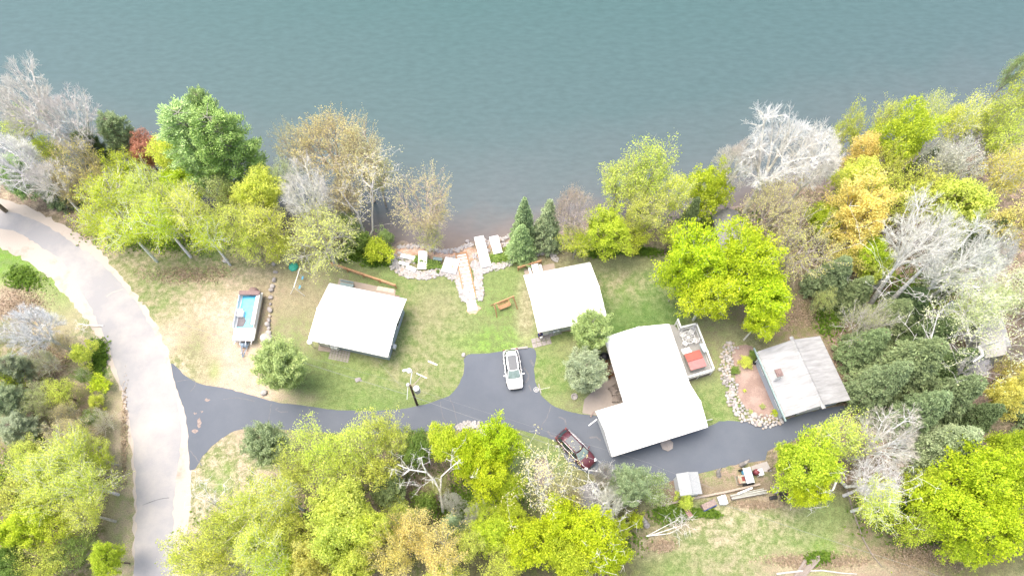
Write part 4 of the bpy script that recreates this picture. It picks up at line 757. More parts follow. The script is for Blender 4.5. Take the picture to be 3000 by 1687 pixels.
def lumber(t, L, W, h):
    for i in range(5): MB().box(random.uniform(-.15,.15),-W/2+.12+i*W/5,h-.1*(i%2)-.12,L-random.uniform(0,.5),W/5-.03,.12,random.uniform(-.02,.02)).build('board', M['lumber'], t, bevel=.01)
    MB().box(0,0,h/2-.15,L*.9,W*.8,h-.3).build('base_crate', M['oldwood'], t)
thing_box('lumber_stack', [(2138,1450),(2246,1430),(2250,1444),(2142,1466)], 0, .7, None, 'long stack of pale boards and gutters beside timber retaining wall', 'lumber stack', lumber)
beam('white_gutter_length', (2160,1446), (2204,1428), .18, .12, M['white'], 'white gutter length lying slanted on the board stack', 'gutter', .72)
thing_box('white_tarp_box', [(2113,1450),(2127,1447),(2133,1474),(2119,1478)], 0, .8, M['white'], 'white covered box at the left end of the board stack', 'box', bevel=.06)
thing_box('grey_panel_box', [(2103,1454),(2113,1451),(2120,1476),(2109,1479)], 0, .6, M['galv'], 'narrow grey panel leaning beside the white covered box', 'panel', bevel=.03)
def hayb(t, L, W, h): MB().box(0,0,h/2,L,W,h).build('bed', M['hay'], t, bevel=.05); MB().box(0,-W/2-.04,h*.6,L,.06,.18).build('side_rail', M['blued'], t); [MB().tube((s*L*.3,-W/2,.22),(s*L*.3,-W/2-.12,.22),.22,n=12).build('wheel', M['rubber'], t) for s in (-1,1)]
thing_box('truck_bed', [(2054,1478),(2094,1459),(2101,1477),(2064,1494)], 0, .7, None, 'brown flat truck bed with dark blue rail left of white covered box', 'truck bed', hayb)
def pinkb(t, L, W, h): MB().box(0,0,.1,L,W,.2).build('base_frame', M['oldwood'], t, bevel=.02); MB().box(L*.2,0,.3,L*.55,W*.95,.2).build('lid', M['pink'], t, bevel=.05)
thing_box('sandbox', [(1994,1496),(2012,1483),(2034,1509),(2012,1524)], 0, .4, None, 'small wooden box half covered by pink lid near brush pile', 'sandbox', pinkb)
for (cs, z, lab) in (([(2255,1459),(2276,1455)], .5, 'black metal rack among fallen leaves right of the lumber stack'),): beam('black_rack', cs[0], cs[1], .35, .35, M['black'], lab, 'rack')
q=N(2300,1450,.5); t=empty('garden_tiller',(q.x,q.y,0),.3,'black and red garden tiller under lime maple edge','tiller'); MB().box(0,0,.45,.9,.4,.35).build('engine',M['black'],t,bevel=.08); MB().box(.35,.1,.65,.3,.3,.12).build('fuel_tank',M['tail'],t,bevel=.04); [MB().tube((-.2+.8*i,s*.3,.25),(-.2+.8*i,s*.42,.25),.25,n=12).build('wheel',M['rubber'],t) for i in (0,1) for s in (-1,1)]; MB().path([(-.4,-.2,.6),(-1.1,-.3,.95)],.025).path([(-.4,.2,.6),(-1.1,.3,.95)],.025).build('handlebar',M['black'],t)
q=N(2273,1433,.4); o=MB().lathe(0,0,[(.4,0),(.42,.25),(.36,.5),(.02,.55)],16).build('concrete_ring',M['conc'],None,True); o.location=(q.x,q.y,0); tag(o,'round grey concrete drum between lumber stack and maple','drum')
for i,(p,q,lab) in enumerate((((2028,1460),(2130,1440),'grey landscape timber right of the small shed'),((2130,1440),(2226,1418),'grey landscape timber behind the lumber stack'),((1942,1480),(1996,1466),'grey landscape timber left of the small shed'))): beam('landscape_timber', p, q, .22, .35, M['timber'], lab, 'timber')
# fallen poles and plank pile, bottom right
def pole(pts, r, m, label, name='fallen_pole', z=.15):
    P=[N(a,b,z) for a,b in pts]; o=MB().path(P,r,7,r*.5).build(name,m); tag(o,label,'pole' if 'pole' in name else 'log')
pole([(2482,1435),(2500,1500),(2530,1580),(2556,1625),(2585,1660)], .09, M['oldwood'], 'long thin fallen pole on the field below bare tree')
pole([(2275,1680),(2340,1672),(2410,1670),(2470,1678),(2510,1680)], .10, M['birch'], 'pale peeled pole lying across the grey plank pile')
pole([(2380,908),(2450,878)], .13, M['oldwood'], 'fallen bare log in the leaf litter north of garage','fallen_log'); pole([(2590,992),(2612,980)], .22, M['birch'], 'short pale log among the hemlocks nearer garage','fallen_log',3); pole([(2578,1052),(2610,1030)], .14, M['birch'], 'thin broken pale log between hemlock crowns','fallen_log',4)
for i in range(9):
    f=i/8; x0=2318+f*26+random.uniform(-6,6); y0=1690+random.uniform(-6,6)
    beam('grey_plank',(x0,y0+8),(x0+54+random.uniform(-10,14),1632+random.uniform(-14,14)),.25,.05,M['oldwood'],'weathered grey plank in the pile at bottom right edge','plank',.04*i,'planks in the weathered pile')
# railroad-tie steps far right
for i in range(5): beam('log_step',(2945+i*14,806-i*3),(2990+i*14,852-i*3),.25,.2,M['timber'],('lowest','second','middle','fourth','topmost')[i]+' grey log step of the woodland stairs at right edge','step',.1*i,'log steps at the right edge')
for (p,m,sx,sy,sz,lab,nm) in (((2783,902),'blued',2.2,1.0,.9,'dark blue tarp-covered pile under bare tree by pale cabin','tarp_pile'),((2785,940),'bluemetal',1.8,.9,.8,'grey-blue covered object south of the dark blue tarp','tarp_pile'),((2866,840),'white',1.3,1.0,.6,'white box nearest the log steps','white_box'),((2856,856),'white',1.0,.8,.6,'small white box beside larger one near log steps','white_box'),((2897,866),'white',1.5,1.2,.7,'white crate on bare ground north of pale cabin','white_box'),((2033,628),'white',1.1,1.6,.5,'white board structure near dark spruce at shore','white_box')):
    q=N(*p,sz); o=MB().box(0,0,sz/2,sx,sy,sz,.6).build(nm,M[m],bevel=.12 if 'tarp' in nm else .03); z=float(gz(q.x,q.y)); o.location=(q.x,q.y,z); tag(o,lab,'tarp' if 'tarp' in nm else 'box')
# ------------------------------------------------------------------ lake bank: dock sections, steps
def dock(cs, z, label, m='roofwhite', slat=True, g='dock sections stored on the bank'):
    P=[N(a,b,z) for a,b in cs]; c=(P[0]+P[1]+P[2]+P[3])/4; zz=float(gz(c.x,c.y)); zt=z
    u=((P[1]-P[0])+(P[2]-P[3])); a=math.atan2(u.y,u.x); L=u.length/2; W=((P[0]-P[3]).length+(P[1]-P[2]).length)/2
    t=empty('dock_section',(c.x,c.y,zz),a,label,'dock section',g); h=zt-zz
    b=MB(); n=max(4,int(L/.18)); [b.box(-L/2+L*(i+.5)/n,0,h,L/n-.012,W,.04) for i in range(n)]; b.build('decking',M[m],t)
    f=MB(); [f.box(0,s*(W/2-.03),h-.09,L,.05,.13) for s in (-1,1)]; [f.box(s*(L/2-.03),0,h-.09,.05,W,.13) for s in (-1,1)]; f.build('frame',M['galv'],t)
    for sx in (-.42,.42):
        for sy in (-.42,.42): MB().tube((sx*L,sy*W,h-.05),(sx*L,sy*W,0),.035).build('leg',M['galv'],t)
dock([(1388,696),(1416,690),(1440,778),(1412,784)], .35, 'long white dock section reaching over the water edge')
dock([(1432,694),(1459,690),(1472,738),(1447,745)], .3, 'shorter white dock section right of the long one')
dock([(1228,736),(1252,735),(1250,788),(1222,787)], .3, 'white dock section standing beside the bank tree trunk')
dock([(1304,752),(1347,761),(1335,803),(1293,794)], .35, 'square pale slatted platform left of the rock steps', 'trim')
dock([(1178,743),(1218,752),(1212,761),(1171,753)], .2, 'narrow white dock piece lying at upper left of bank')
dock([(1170,763),(1198,773),(1195,779),(1167,773)], .25, 'upper of two overlapping narrow dock pieces at left bank')
dock([(1196,776),(1220,786),(1216,797),(1188,786)], .3, 'lower of two overlapping narrow dock pieces at left bank')
dock([(1270,752),(1296,756),(1294,764),(1268,760)], .1, 'small grey-blue dock box on the reddish bank path', 'teal')
a=N(1351,744,-.2); b=N(1386,912,0.02); t=empty('lake_steps',((a.x+b.x)/2,(a.y+b.y)/2,0),0,'pale stone steps in wooden frame leading down the bank to the lake','steps'); o=Vector(t.location); u=(b-a).normalized(); s_=Vector((-u.y,u.x,0)).normalized(); nst=16; Lg=(b-a).length; wdt=1.15
tm=mat('white_crushed_stone',(.72,.69,.65),.9,.12,8,.4)
for i in range(nst):
    c=a.lerp(b,(i+.5)/nst)-o; z=float(gz(c.x+o.x,c.y+o.y))*.9+.08; MB().box(c.x,c.y,z,Lg/nst-.10,wdt,.16,math.atan2(u.y,u.x)).build('tread',tm,t,bevel=.02)
    if i<9: c2=a.lerp(b,i/nst)-o; MB().box(c2.x,c2.y,z+.01,.09,wdt,.2,math.atan2(u.y,u.x)).build('riser',M['wood'],t)
for s in (-1,1):
    p0=a-o+s_*s*wdt*.58; p1=(a.lerp(b,.62 if s<0 else .80))-o+s_*s*wdt*.58; v=p1-p0; c=(p0+p1)/2; MB().box(c.x,c.y,-.02,v.length,.13,.5,math.atan2(v.y,v.x)).build('side_timber',M['wood'],t)
MB().box((a-o).x,(a-o).y,-.25,.14,wdt+.3,.5,math.atan2(u.y,u.x)).build('end_timber',M['wood'],t)
sheet('step_landing',blob(1386/K,903/K,17,15,12),.03,mat('reddish_sand',(.50,.33,.25),.95,.15,4),jit=.02)
pole([(1257,800),(1250,760),(1247,735)],.14,M['birch'],'pale peeled log lying between dock section and square platform','fallen_log',-.1)
# ------------------------------------------------------------------ rocks
def rockmesh(seed, m):
    r=random.Random(seed); bm=bmesh.new(); bmesh.ops.create_icosphere(bm,subdivisions=2,radius=.5); off=[Vector((r.gauss(0,1),r.gauss(0,1),r.gauss(0,1))).normalized() for _ in range(7)]; cut=[r.uniform(.30,.46) for _ in range(7)]
    for v in bm.verts:
        for o_,c_ in zip(off,cut):
            d=v.co.dot(o_)
            if d>c_: v.co-=o_*(d-c_)*.85
        v.co.z*=.7
    me=bpy.data.meshes.new('rock'); bm.to_mesh(me); bm.free(); me.materials.append(m); return me
RM=[rockmesh(i,M[('stone','stone','stone3','stone2')[i%4]]) for i in range(12)]
def rock(name,x,y,s,label,cat,g=None,mi=None,sink=.15,flat=1):
    me=RM[random.randrange(12) if mi is None else mi]; o=link(name,me,None,(x,y,float(gz(x,y))+s*(.30-sink)),random.uniform(0,6.28),(s*random.uniform(.8,1.2),s*random.uniform(.8,1.2),s*flat*random.uniform(.8,1.1))); tag(o,label,cat,g); return o
BLD=[(812,725,40,3,'lichen grey boulder at the lake end of the boulder line'),(803,773,30,3,'grey boulder second from the lake end of the line'),(809,796,22,3,'small boulder third from the lake end of the line'),(804,785+10,20,3,'small grey boulder touching the third one from lake'),(803,820,34,3,'grey boulder above a gap in the line'),(798,838,30,0,'pale boulder just before the gap beside boat'),(794,850,34,3,'dull boulder level with the boat motor'),(793,871,28,3,'purple-grey boulder beside boat stern'),(792,890,20,3,'smallest boulder of the grey stretch'),(791,907,34,3,'rough dark grey boulder beside boat middle'),(790,924,22,2,'narrow tan boulder beside boat middle'),(787,938,26,3,'slanted grey boulder beside boat seat'),(784,950,36,0,'oval white boulder beside white boat deck'),(787,961,22,0,'small white boulder above the largest pair'),(786,974,28,0,'white boulder touching the largest one'),(781,992,58,0,'largest white boulder by the boat bow'),(779,1019,30,0,'white boulder south of the largest one'),(771,1055,30,0,'white boulder half under the pine'),(771,1080,24,1,'squarish pale boulder left of the pine'),(772,1108,26,0,'pale boulder at lower left of the pine'),(773,1150,42,0,'white boulder at the driveway edge below pine'),(662,766,0,0,'')]
for x,y,s,mi,lab in BLD:
    if s: q=N(x,y,.15); rock('boulder',q.x,q.y,s/46,lab,'boulder',None,{0:0,1:1,2:2,3:3}[mi]+random.choice((0,4,8)),.05)
def along(P,n,wd,z=0):
    Q=[N(a,b,z) for a,b in P]; L=[(Q[i+1]-Q[i]).length for i in range(len(Q)-1)]; T=sum(L); out=[]
    for k in range(n):
        d=T*(k+random.random())/n; i=0
        while i<len(L)-1 and d>L[i]: d-=L[i]; i+=1
        v=(Q[i+1]-Q[i]).normalized(); c=Q[i].lerp(Q[i+1],min(1,d/L[i])); o_=random.uniform(-wd,wd); out.append((c.x-v.y*o_,c.y+v.x*o_))
    return out
def relax(pts,dmin,it=25):
    P=np.array(pts)
    for _ in range(it):
        d=P[:,None]-P[None]; r=np.sqrt((d**2).sum(2))+1e-6; f=np.clip(dmin-r,0,None)/r; np.fill_diagonal(f,0); P+=.3*(d*f[...,None]).sum(1)
    return P
for x,y in relax(along([(2150,1010),(2130,1030),(2128,1080),(2136,1130),(2148,1168),(2162,1198),(2188,1222),(2225,1236),(2262,1232),(2294,1216)],150,.55),.36): rock('border_boulder',x,y,random.uniform(.30,.50),'rounded pale fieldstone in the border curving round the mulch bed','boulder','fieldstones bordering the mulch bed',None,0)
W_=[([(1165,722),(1200,718),(1249,722),(1269,727),(1299,734),(1335,728),(1362,718),(1385,710)],70,.28,.45),([(1455,696),(1479,692),(1500,684)],14,.25,.45),
 ([(1143,748),(1150,772),(1163,790),(1192,803),(1220,811),(1253,811),(1278,804),(1292,797),(1317,803),(1338,820)],190,.52,.40),([(1343,790),(1351,831),(1360,860),(1366,885)],120,.5,.36),([(1388,770),(1400,796),(1403,831),(1405,862),(1405,880)],105,.42,.36),
 ([(1400,796),(1425,791),(1452,786),(1479,777),(1497,767),(1515,757)],90,.5,.36),([(1325,755),(1345,770),(1330,790)],24,.5,.36),([(1470,715),(1490,712),(1505,716)],16,.4,.4),([(1546,753),(1575,746),(1600,741),(1620,752),(1631,768)],44,.3,.38),([(1388,760),(1400,750),(1420,790)],24,.5,.34),([(1405,705),(1425,700),(1430,735)],16,.4,.45),([(1340,1255),(1370,1247),(1405,1246)],40,.35,.32),([(1160,748),(1190,765),(1215,765)],26,.5,.34)]
stones=[]
for P,n,wd,s in W_:
    for x,y in relax(along(P,n,wd*.9,-.3),s*.62,12): stones.append((x,y,s*random.uniform(.75,1.25),W_.index((P,n,wd,s))))
stones.sort(key=lambda t:-t[2])
WN=['the left waterline row below the lone budding tree','the waterline row right of the long dock section','the curved lower rock wall round the left dock pieces','the rock slope left of the steps','the rock slope right of the steps','the curved rock wall right of the steps','the patch between square platform and steps','the patch right of the shorter dock section','the waterline near the spruces','the arc at the lake side of square cottage','the patch between steps and long dock section','the gap between the two right dock sections','the edge of the concrete apron','the patch among the narrow dock pieces']
for x,y,s,bi in stones[:290]: rock('bank_stone',x,y,s*.85,'angular pale stone in '+WN[bi],'stone','stones in '+WN[bi],random.choice((0,1,4,5,8,9,0,1,2,6,10,3)),.12)
def stuffrocks(lst,name,label):
    V_=[];F_=[];k=0
    for x,y,s in lst:
        me=RM[random.choice((0,1,4,5,8))]; co=np.array([v.co[:] for v in me.vertices]); a=random.uniform(0,6.28); c_,s__=math.cos(a),math.sin(a); co=co@np.array([[c_,s__,0],[-s__,c_,0],[0,0,1]])*s*1.1; co+=np.array([x,y,float(gz(x,y))+s*.2]); V_.append(co); F_.append(np.array([p.vertices[:] for p in me.polygons])+k); k+=len(co)
    o=link(name,npmesh(name,np.concatenate(V_),np.concatenate(F_),M['stone'])); tag(o,label,'stones',kind='stuff')
stuffrocks([q[:3] for q in stones[290:]]+[(x,y,random.uniform(.12,.22)) for P,n,wd,s in W_ for x,y in along(P,n,wd*1.1,-.3)],'riprap','small pale stones filling the lake bank rock walls')
for x,y,s,lab in ((1358,1040,.55,'pale rock cluster at the upper driveway corner'),(1368,698,.55,'single square rock standing in the shallow water'),(1050,1112,.5,'grey stone pile in the middle of the lawn'),(2208,1216,.75,'white boulder inside the mulch bed'),(1528,1392,.25,'small white stone beside the utility trailer'),(662,765,.8,'pale rock in the brush above the left lawn'),(1525,1312,.4,'pale stone at the lime maple edge'),(1631,1308,.35,'small grey stone above utility trailer')):
    q=N(x,y,0); rock('boulder',q.x,q.y,s,lab,'boulder',None,0 if 'white' in lab or 'pale' in lab else 3)
for i in range(7): q=N(1050+random.uniform(-8,8),1112+random.uniform(-7,7)); rock('small_stone',q.x,q.y,random.uniform(.2,.35),'small grey stone round the lawn stone pile','stone','stones of the lawn pile',3)
#@@TREES
# ------------------------------------------------------------------ trees
def tubes(P0, P1, R0, R1, k):
    n=len(P0); D=P1-P0; L=np.linalg.norm(D,axis=1,keepdims=True)+1e-9; D=D/L
    ref=np.where(np.abs(D[:,2:3])>.9,np.array([[1.,0,0]]),np.array([[0,0,1.]])); U=np.cross(D,ref); U/=np.linalg.norm(U,axis=1,keepdims=True); W=np.cross(D,U)
    a=np.arange(k)*2*np.pi/k; c=np.cos(a)[None,:,None]; s=np.sin(a)[None,:,None]
    ring=U[:,None]*c+W[:,None]*s
    v=np.concatenate([P0[:,None]+ring*R0[:,None,None],P1[:,None]+ring*R1[:,None,None]],1).reshape(-1,3)
    i=np.arange(k); f=np.stack([i,(i+1)%k,k+(i+1)%k,k+i],1)[None]+(np.arange(n)*2*k)[:,None,None]
    return v,f.reshape(-1,4)
def grow(stems, tips, seg=.9, droop=0.0, up=.7, rtip=.016, rmax=.2, r=rng):
    nodes=[];par=[]
    for st_ in stems:
        base=len(nodes)
        for i in range(len(st_)-1):
            a=np.array(st_[i],float);b=np.array(st_[i+1],float);k=max(1,int(np.linalg.norm(b-a)/.5))
            for j in range(k):
                nodes.append(a+(b-a)*j/k); par.append(len(par)-1 if len(nodes)-1>base else -1)
        nodes.append(np.array(st_[-1],float)); par.append(len(par)-1)
    cap=len(nodes)+len(tips)*14+10; A=np.zeros((cap,3)); m=len(nodes); A[:m]=nodes
    order=np.argsort(np.array([min(np.linalg.norm(t-A[i]) for i in range(0,m,2)) for t in tips])); tipid=[]
    minz=stems[0][0][2]+.22*(max(p[2] for p in stems[0])-stems[0][0][2])
    for ti in order:
        t=tips[ti]; d=A[:m]-t; h=np.hypot(d[:,0],d[:,1]); dist=np.sqrt((d**2).sum(1)); cost=dist+1.6*np.maximum(0,d[:,2]+up*h)+np.where(A[:m,2]<minz,50,0)
        j=int(cost.argmin()); p=A[j]; L=dist[j]; k=max(1,int(math.ceil(L/seg)))
        prev=j; mid=np.array([0,0,.12*L-droop*L])
        for q in range(1,k+1):
            u=q/k; c=p+(t-p)*u+mid*4*u*(1-u)*.5+(r.normal(0,.05,3)*L*.35 if q<k else 0)
            if m>=cap: break
            A[m]=c; par.append(prev); prev=m; m+=1
        tipid.append(prev)
    par=np.array(par); cnt=np.zeros(m)
    for i in range(m-1,-1,-1):
        if cnt[i]==0: cnt[i]=1
        if par[i]>=0: cnt[par[i]]+=cnt[i] if True else 0
    idx=np.where(par>=0)[0]; rad=rtip*cnt**.5; rad=np.minimum(rad,rmax)
    return A[:m],par,rad,idx,np.array(tipid)
def leaves(cent, n, spread, size, r, flat=.5, elong=1.0, shell=None):
    c=np.repeat(cent,n,0); k=len(c); off=r.normal(0,1,(k,3))*np.array([spread,spread,spread*.7]); pos=c+off
    nrm=r.normal(0,1,(k,3)); nrm[:,2]=np.abs(nrm[:,2])+flat; nrm/=np.linalg.norm(nrm,axis=1,keepdims=True)
    t=np.cross(nrm,r.normal(0,1,(k,3))); t/=np.linalg.norm(t,axis=1,keepdims=True); b=np.cross(nrm,t); s=size*r.uniform(.6,1.35,(k,1))
    v=np.stack([pos-t*s*elong,pos-b*s*.62+nrm*s*.1,pos+t*s*elong,pos+b*s*.62-nrm*s*.1],1).reshape(-1,3)
    f=np.arange(k*4).reshape(-1,4); sh=np.clip(r.normal(.5,.24,k)+np.repeat(r.normal(0,.13,len(cent)),n),0,1)
    return v,f,sh
def crownpts(n, rx, rz, zc, r, shell=.55, lobes=7, lob=.35):
    D=r.normal(0,1,(n*2,3)); D/=np.linalg.norm(D,axis=1,keepdims=True)
    LD=r.normal(0,1,(lobes,3)); LD/=np.linalg.norm(LD,axis=1,keepdims=True); la=r.uniform(.3,1,lobes)
    bump=1-lob+lob*((np.clip(D@LD.T,0,1)**5)*la).max(1)*1.55
    rad=(shell+(1-shell)*r.random(len(D)))**.6*bump; P=D*rad[:,None]*np.array([rx,rx,rz])+np.array([0,0,zc])
    P=P[P[:,2]>zc-rz*.75]; return P[:n]
def fan(root, tips, r, f=.38, rtip=.016, rmax=.2, rise=.25, jit=.05):
    A=[np.array(root,float)]; par=[-1]; tid=[]
    def rec(j,idx,lvl):
        p=A[j]; T_=tips[idx]
        if len(idx)==1:
            t=T_[0]; L=np.linalg.norm(t-p); k=max(1,int(L/.9)); prev=j
            for q in range(1,k+1):
                u=q/k; c=p+(t-p)*u; c=c+np.array([0,0,-.10*L])*4*u*(1-u)*.5+(r.normal(0,jit,3)*L if q<k else 0); A.append(c); par.append(prev); prev=len(A)-1
            tid.append(prev); return
        D=T_-p; U=D/(np.linalg.norm(D,axis=1,keepdims=True)+1e-9); k=min(len(idx),3 if r.random()<.4 or lvl==0 else 2)
        if lvl==0: k=min(len(idx),4)
        c=U[r.choice(len(idx),k,replace=False)]
        for _ in range(6):
            lab=(U@c.T).argmax(1); c=np.array([U[lab==i].mean(0) if (lab==i).any() else c[i] for i in range(k)])
        for i in range(k):
            sel=idx[lab==i]
            if len(sel)==0: continue
            cen=tips[sel].mean(0); g=p+(cen-p)*(f*r.uniform(.75,1.2)); L=np.linalg.norm(g-p); m1=p+(g-p)*.5+np.array([0,0,-rise*.25*L])+r.normal(0,jit,3)*L; A.append(m1); par.append(j); A.append(g+np.array([0,0,rise*.1*L])); par.append(len(A)-2); rec(len(A)-1,sel,lvl+1)
    rec(0,np.arange(len(tips)),0)
    A=np.array(A); par=np.array(par); cnt=np.zeros(len(A))
    for i in range(len(A)-1,-1,-1):
        if cnt[i]==0: cnt[i]=1
        if par[i]>=0: cnt[par[i]]+=cnt[i]
    return A,par,np.minimum(rtip*cnt**.42,rmax),np.where(par>=0)[0],np.array(tid)
PROTO={}
def proto(kind, var):
    if (kind,var) in PROTO: return PROTO[kind,var]
    r=np.random.default_rng(sum(map(ord,kind))*31+var*7+3); Rr=5.0; hgt=dict(maple=11,sparse=12,bare=13,bud=12,fine=7,blossom=9,shrub=2.6,birch=14,pine=13,hemlock=12,spruce=10,arb=6)[kind]
    if kind in('pine','hemlock','spruce','arb'):
        segs=[];LV=[];SH=[];Z=np.linspace(.10 if kind!='pine' else .3,.97,int({'pine':15,'hemlock':20,'spruce':22,'arb':16}[kind]))
        tp0=[[0,0,0]];
        P0=[];P1=[];A0=[];A1=[]
        for i in range(10): z0=hgt*i/10;z1=hgt*(i+1)/10; P0.append([0,0,z0]);P1.append([0,0,z1]);A0.append(.22*(1-i/10)+.02);A1.append(.22*(1-(i+1)/10)+.02)
        cen=[];dirs=[];
        for z in Z:
            lim={'pine':(1-((z-.3)/.75)**2)**.5 if z>.3 else 1,'hemlock':(1-z)**.62,'spruce':(1-z)**.85+.03,'arb':max(.1,1-abs(z-.45)/.6)**.6}[kind]
            nb=int({'pine':7,'hemlock':9,'spruce':9,'arb':9}[kind]); a0=r.uniform(0,6.28)
            for b in range(nb):
                a=a0+6.283*b/nb+r.normal(0,.2); L=Rr*lim*r.uniform(.72,1.08); zz=z*hgt+r.normal(0,.15)
                el={'pine':.28,'hemlock':.0,'spruce':.08,'arb':.5}[kind]; dr={'pine':-.02,'hemlock':-.14,'spruce':-.10,'arb':0}[kind]
                k=6; pts=[np.array([math.cos(a)*L*u,math.sin(a)*L*u,zz+el*L*u+dr*L*u*u*2]) for u in np.linspace(0,1,k)]
                for q in range(k-1): P0.append(pts[q]);P1.append(pts[q+1]);A0.append(.05*(1-q/k)+.012);A1.append(.05*(1-(q+1)/k)+.012)
                side=np.array([-math.sin(a),math.cos(a),0]); n=int(14+26*L/Rr)
                for _ in range(n):
                    u=r.uniform(.18,1)**.75; w_=(1.02-u)*L*.42+.18; s=r.uniform(-1,1)*w_; j=min(k-2,int(u*(k-1))); base=pts[j]+(pts[j+1]-pts[j])*(u*(k-1)-j)
                    c=base+side*s+np.array([math.cos(a),math.sin(a),0])*abs(s)*.55+np.array([0,0,-abs(s)*.14+r.normal(0,.06)])
                    d=np.array([math.cos(a),math.sin(a),0])+side*np.sign(s)*.75+np.array([0,0,r.normal(.05,.25)]); cen.append(c);dirs.append(d/np.linalg.norm(d))
        cen=np.array(cen);dirs=np.array(dirs); per={'pine':8,'hemlock':6,'spruce':5,'arb':9}[kind]; c=np.repeat(cen,per,0); d=np.repeat(dirs,per,0); K_=len(c)
        sp={'pine':.26,'hemlock':.17,'spruce':.15,'arb':.24}[kind]; c=c+r.normal(0,sp,(K_,3))*np.array([1,1,.6]); d=d+r.normal(0,.35,(K_,3)); 
        if kind=='pine': d[:,2]+=.5
        d/=np.linalg.norm(d,axis=1,keepdims=True); nn=r.normal(0,.5,(K_,3)); nn[:,2]+=1; t=np.cross(nn,d); t/=np.linalg.norm(t,axis=1,keepdims=True); s={'arb':.15}.get(kind,.20)*r.uniform(.6,1.3,(K_,1)); w_=s*{'pine':.30,'hemlock':.34,'spruce':.30,'arb':.4}[kind]
        v=np.stack([c-d*s,c-t*w_,c+d*s,c+t*w_],1).reshape(-1,3); f=np.arange(K_*4).reshape(-1,4)
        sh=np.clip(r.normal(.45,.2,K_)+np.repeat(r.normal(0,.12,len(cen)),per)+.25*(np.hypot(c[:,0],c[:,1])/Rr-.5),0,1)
        tv,tf=tubes(np.array(P0),np.array(P1),np.array(A0),np.array(A1),5)
        PROTO[kind,var]=(npmesh(kind+'_trunk',tv,tf,BARK),npmesh(kind+'_crown',v,f,NEEDLE,sh),Rr,hgt); return PROTO[kind,var]
    nt_=dict(maple=330,sparse=330,bare=260,bud=210,fine=260,blossom=300,shrub=90,birch=240)[kind]
    zc=hgt*dict(maple=.62,sparse=.62,bare=.66,bud=.62,fine=.55,blossom=.6,shrub=.5,birch=.66)[kind]; rz=hgt*dict(maple=.38,sparse=.38,bare=.34,bud=.38,fine=.42,blossom=.38,shrub=.5,birch=.32)[kind]
    if kind=='shrub': Rr=2.0
    tips=crownpts(nt_,Rr,rz,zc,r,dict(maple=.5,shrub=.4).get(kind,.35),13 if kind=='maple' else 11,.62)
    if kind in('bud','bare'):  # vase form
        tips=crownpts(nt_*2,Rr,rz,zc,r,.62,8,.5); tips=tips[tips[:,2]>zc-rz*(.35 if kind=='bare' else .45)][:nt_]
        f_=np.clip((tips[:,2]-zc+rz)/(2*rz),.0,1); tips[:,:2]*=(.7+.45*f_)[:,None]
    w_=r.normal(0,.22,(6,2)); top=zc if kind not in('birch','maple') else zc+rz*.5
    n_st=dict(bud=4,bare=3,fine=4,shrub=5).get(kind,1); stems=[]
    for s in range(n_st):
        a=r.uniform(0,6.28); e=Rr*.45 if n_st>1 else .5; stems.append([(0,0,0)]+[(math.cos(a)*e*(i/5)**1.3+w_[i,0]*.6,math.sin(a)*e*(i/5)**1.3+w_[i,1]*.6,top*i/5) for i in range(1,6)])
    rt=dict(bare=.030,bud=.028,fine=.018,maple=.016,sparse=.02,birch=.02,blossom=.018,shrub=.009)[kind]
    A,par,rad,idx,tid=grow(stems,tips,.85 if kind!='shrub' else .4,up=dict(bud=1.15,bare=.95,fine=.9).get(kind,.45),rtip=rt,rmax=dict(shrub=.04,fine=.12).get(kind,.24),r=r)
    if kind in('bare','bud','sparse','birch','fine','blossom','maple'):
        ht=dict(bare=.34,bud=.30,fine=.08,sparse=.35,birch=.5,blossom=.2,maple=.38)[kind]*hgt; ln=r.normal(0,.25,2)
        A,par,rad,idx,tid=fan((ln[0],ln[1],ht),tips,r,dict(bare=.36,bud=.42).get(kind,.34),rt,.24 if kind!='fine' else .1)
        n0=len(A); k_=5; B=np.array([[ln[0]*(i/k_)**2,ln[1]*(i/k_)**2,ht*i/k_] for i in range(k_)]); A=np.concatenate([A,B]); par=np.concatenate([par,[-1]+list(range(n0,n0+k_-1))]); par[0]=n0+k_-1
        rad=np.concatenate([rad,[rad[0]*(1.35-.3*i/k_) for i in range(k_)]]); idx=np.where(par>=0)[0]
    P0=A[par[idx]];P1=A[idx];R0=np.minimum(rad[par[idx]],rad[idx]*1.5);R1=rad[idx]
    tv,tf=tubes(P0,P1,R0,R1,5)
    tipP=A[tid]; tdir=tipP-A[par[tid]]; tdir/=np.linalg.norm(tdir,axis=1,keepdims=True)+1e-9
    def twigs(src,dr,n,L,rad_,spread=.55):
        s=np.repeat(src,n,0); d=np.repeat(dr,n,0)+r.normal(0,spread,(len(s),3)); d[:,2]+=.15; d/=np.linalg.norm(d,axis=1,keepdims=True); e=s+d*L*r.uniform(.5,1.2,(len(s),1)); return s,e,d
    if kind in('bare','bud','fine'):
        s1,e1,d1=twigs(tipP,tdir,dict(bud=3,fine=3).get(kind,5),dict(bud=1.9,fine=.8).get(kind,.9),.015,dict(bud=.22).get(kind,.5)); k2=idx[rad[idx]<rt*3.2]; dd=A[k2]-A[par[k2]]; dd/=np.linalg.norm(dd,axis=1,keepdims=True)+1e-9; s3,e3,d3=twigs(A[k2],dd,2 if kind=='bare' else 1,.75,.012,.6)
        s2,e2,d2=twigs((s1+e1)/2,d1,2,.5,.01,.6)
        S=np.concatenate([s1,s2,s3]);E_=np.concatenate([e1,e2,e3]); rr=np.full(len(S),.011)
        v1,f1=tubes(S,E_,rr,rr*.6,3)
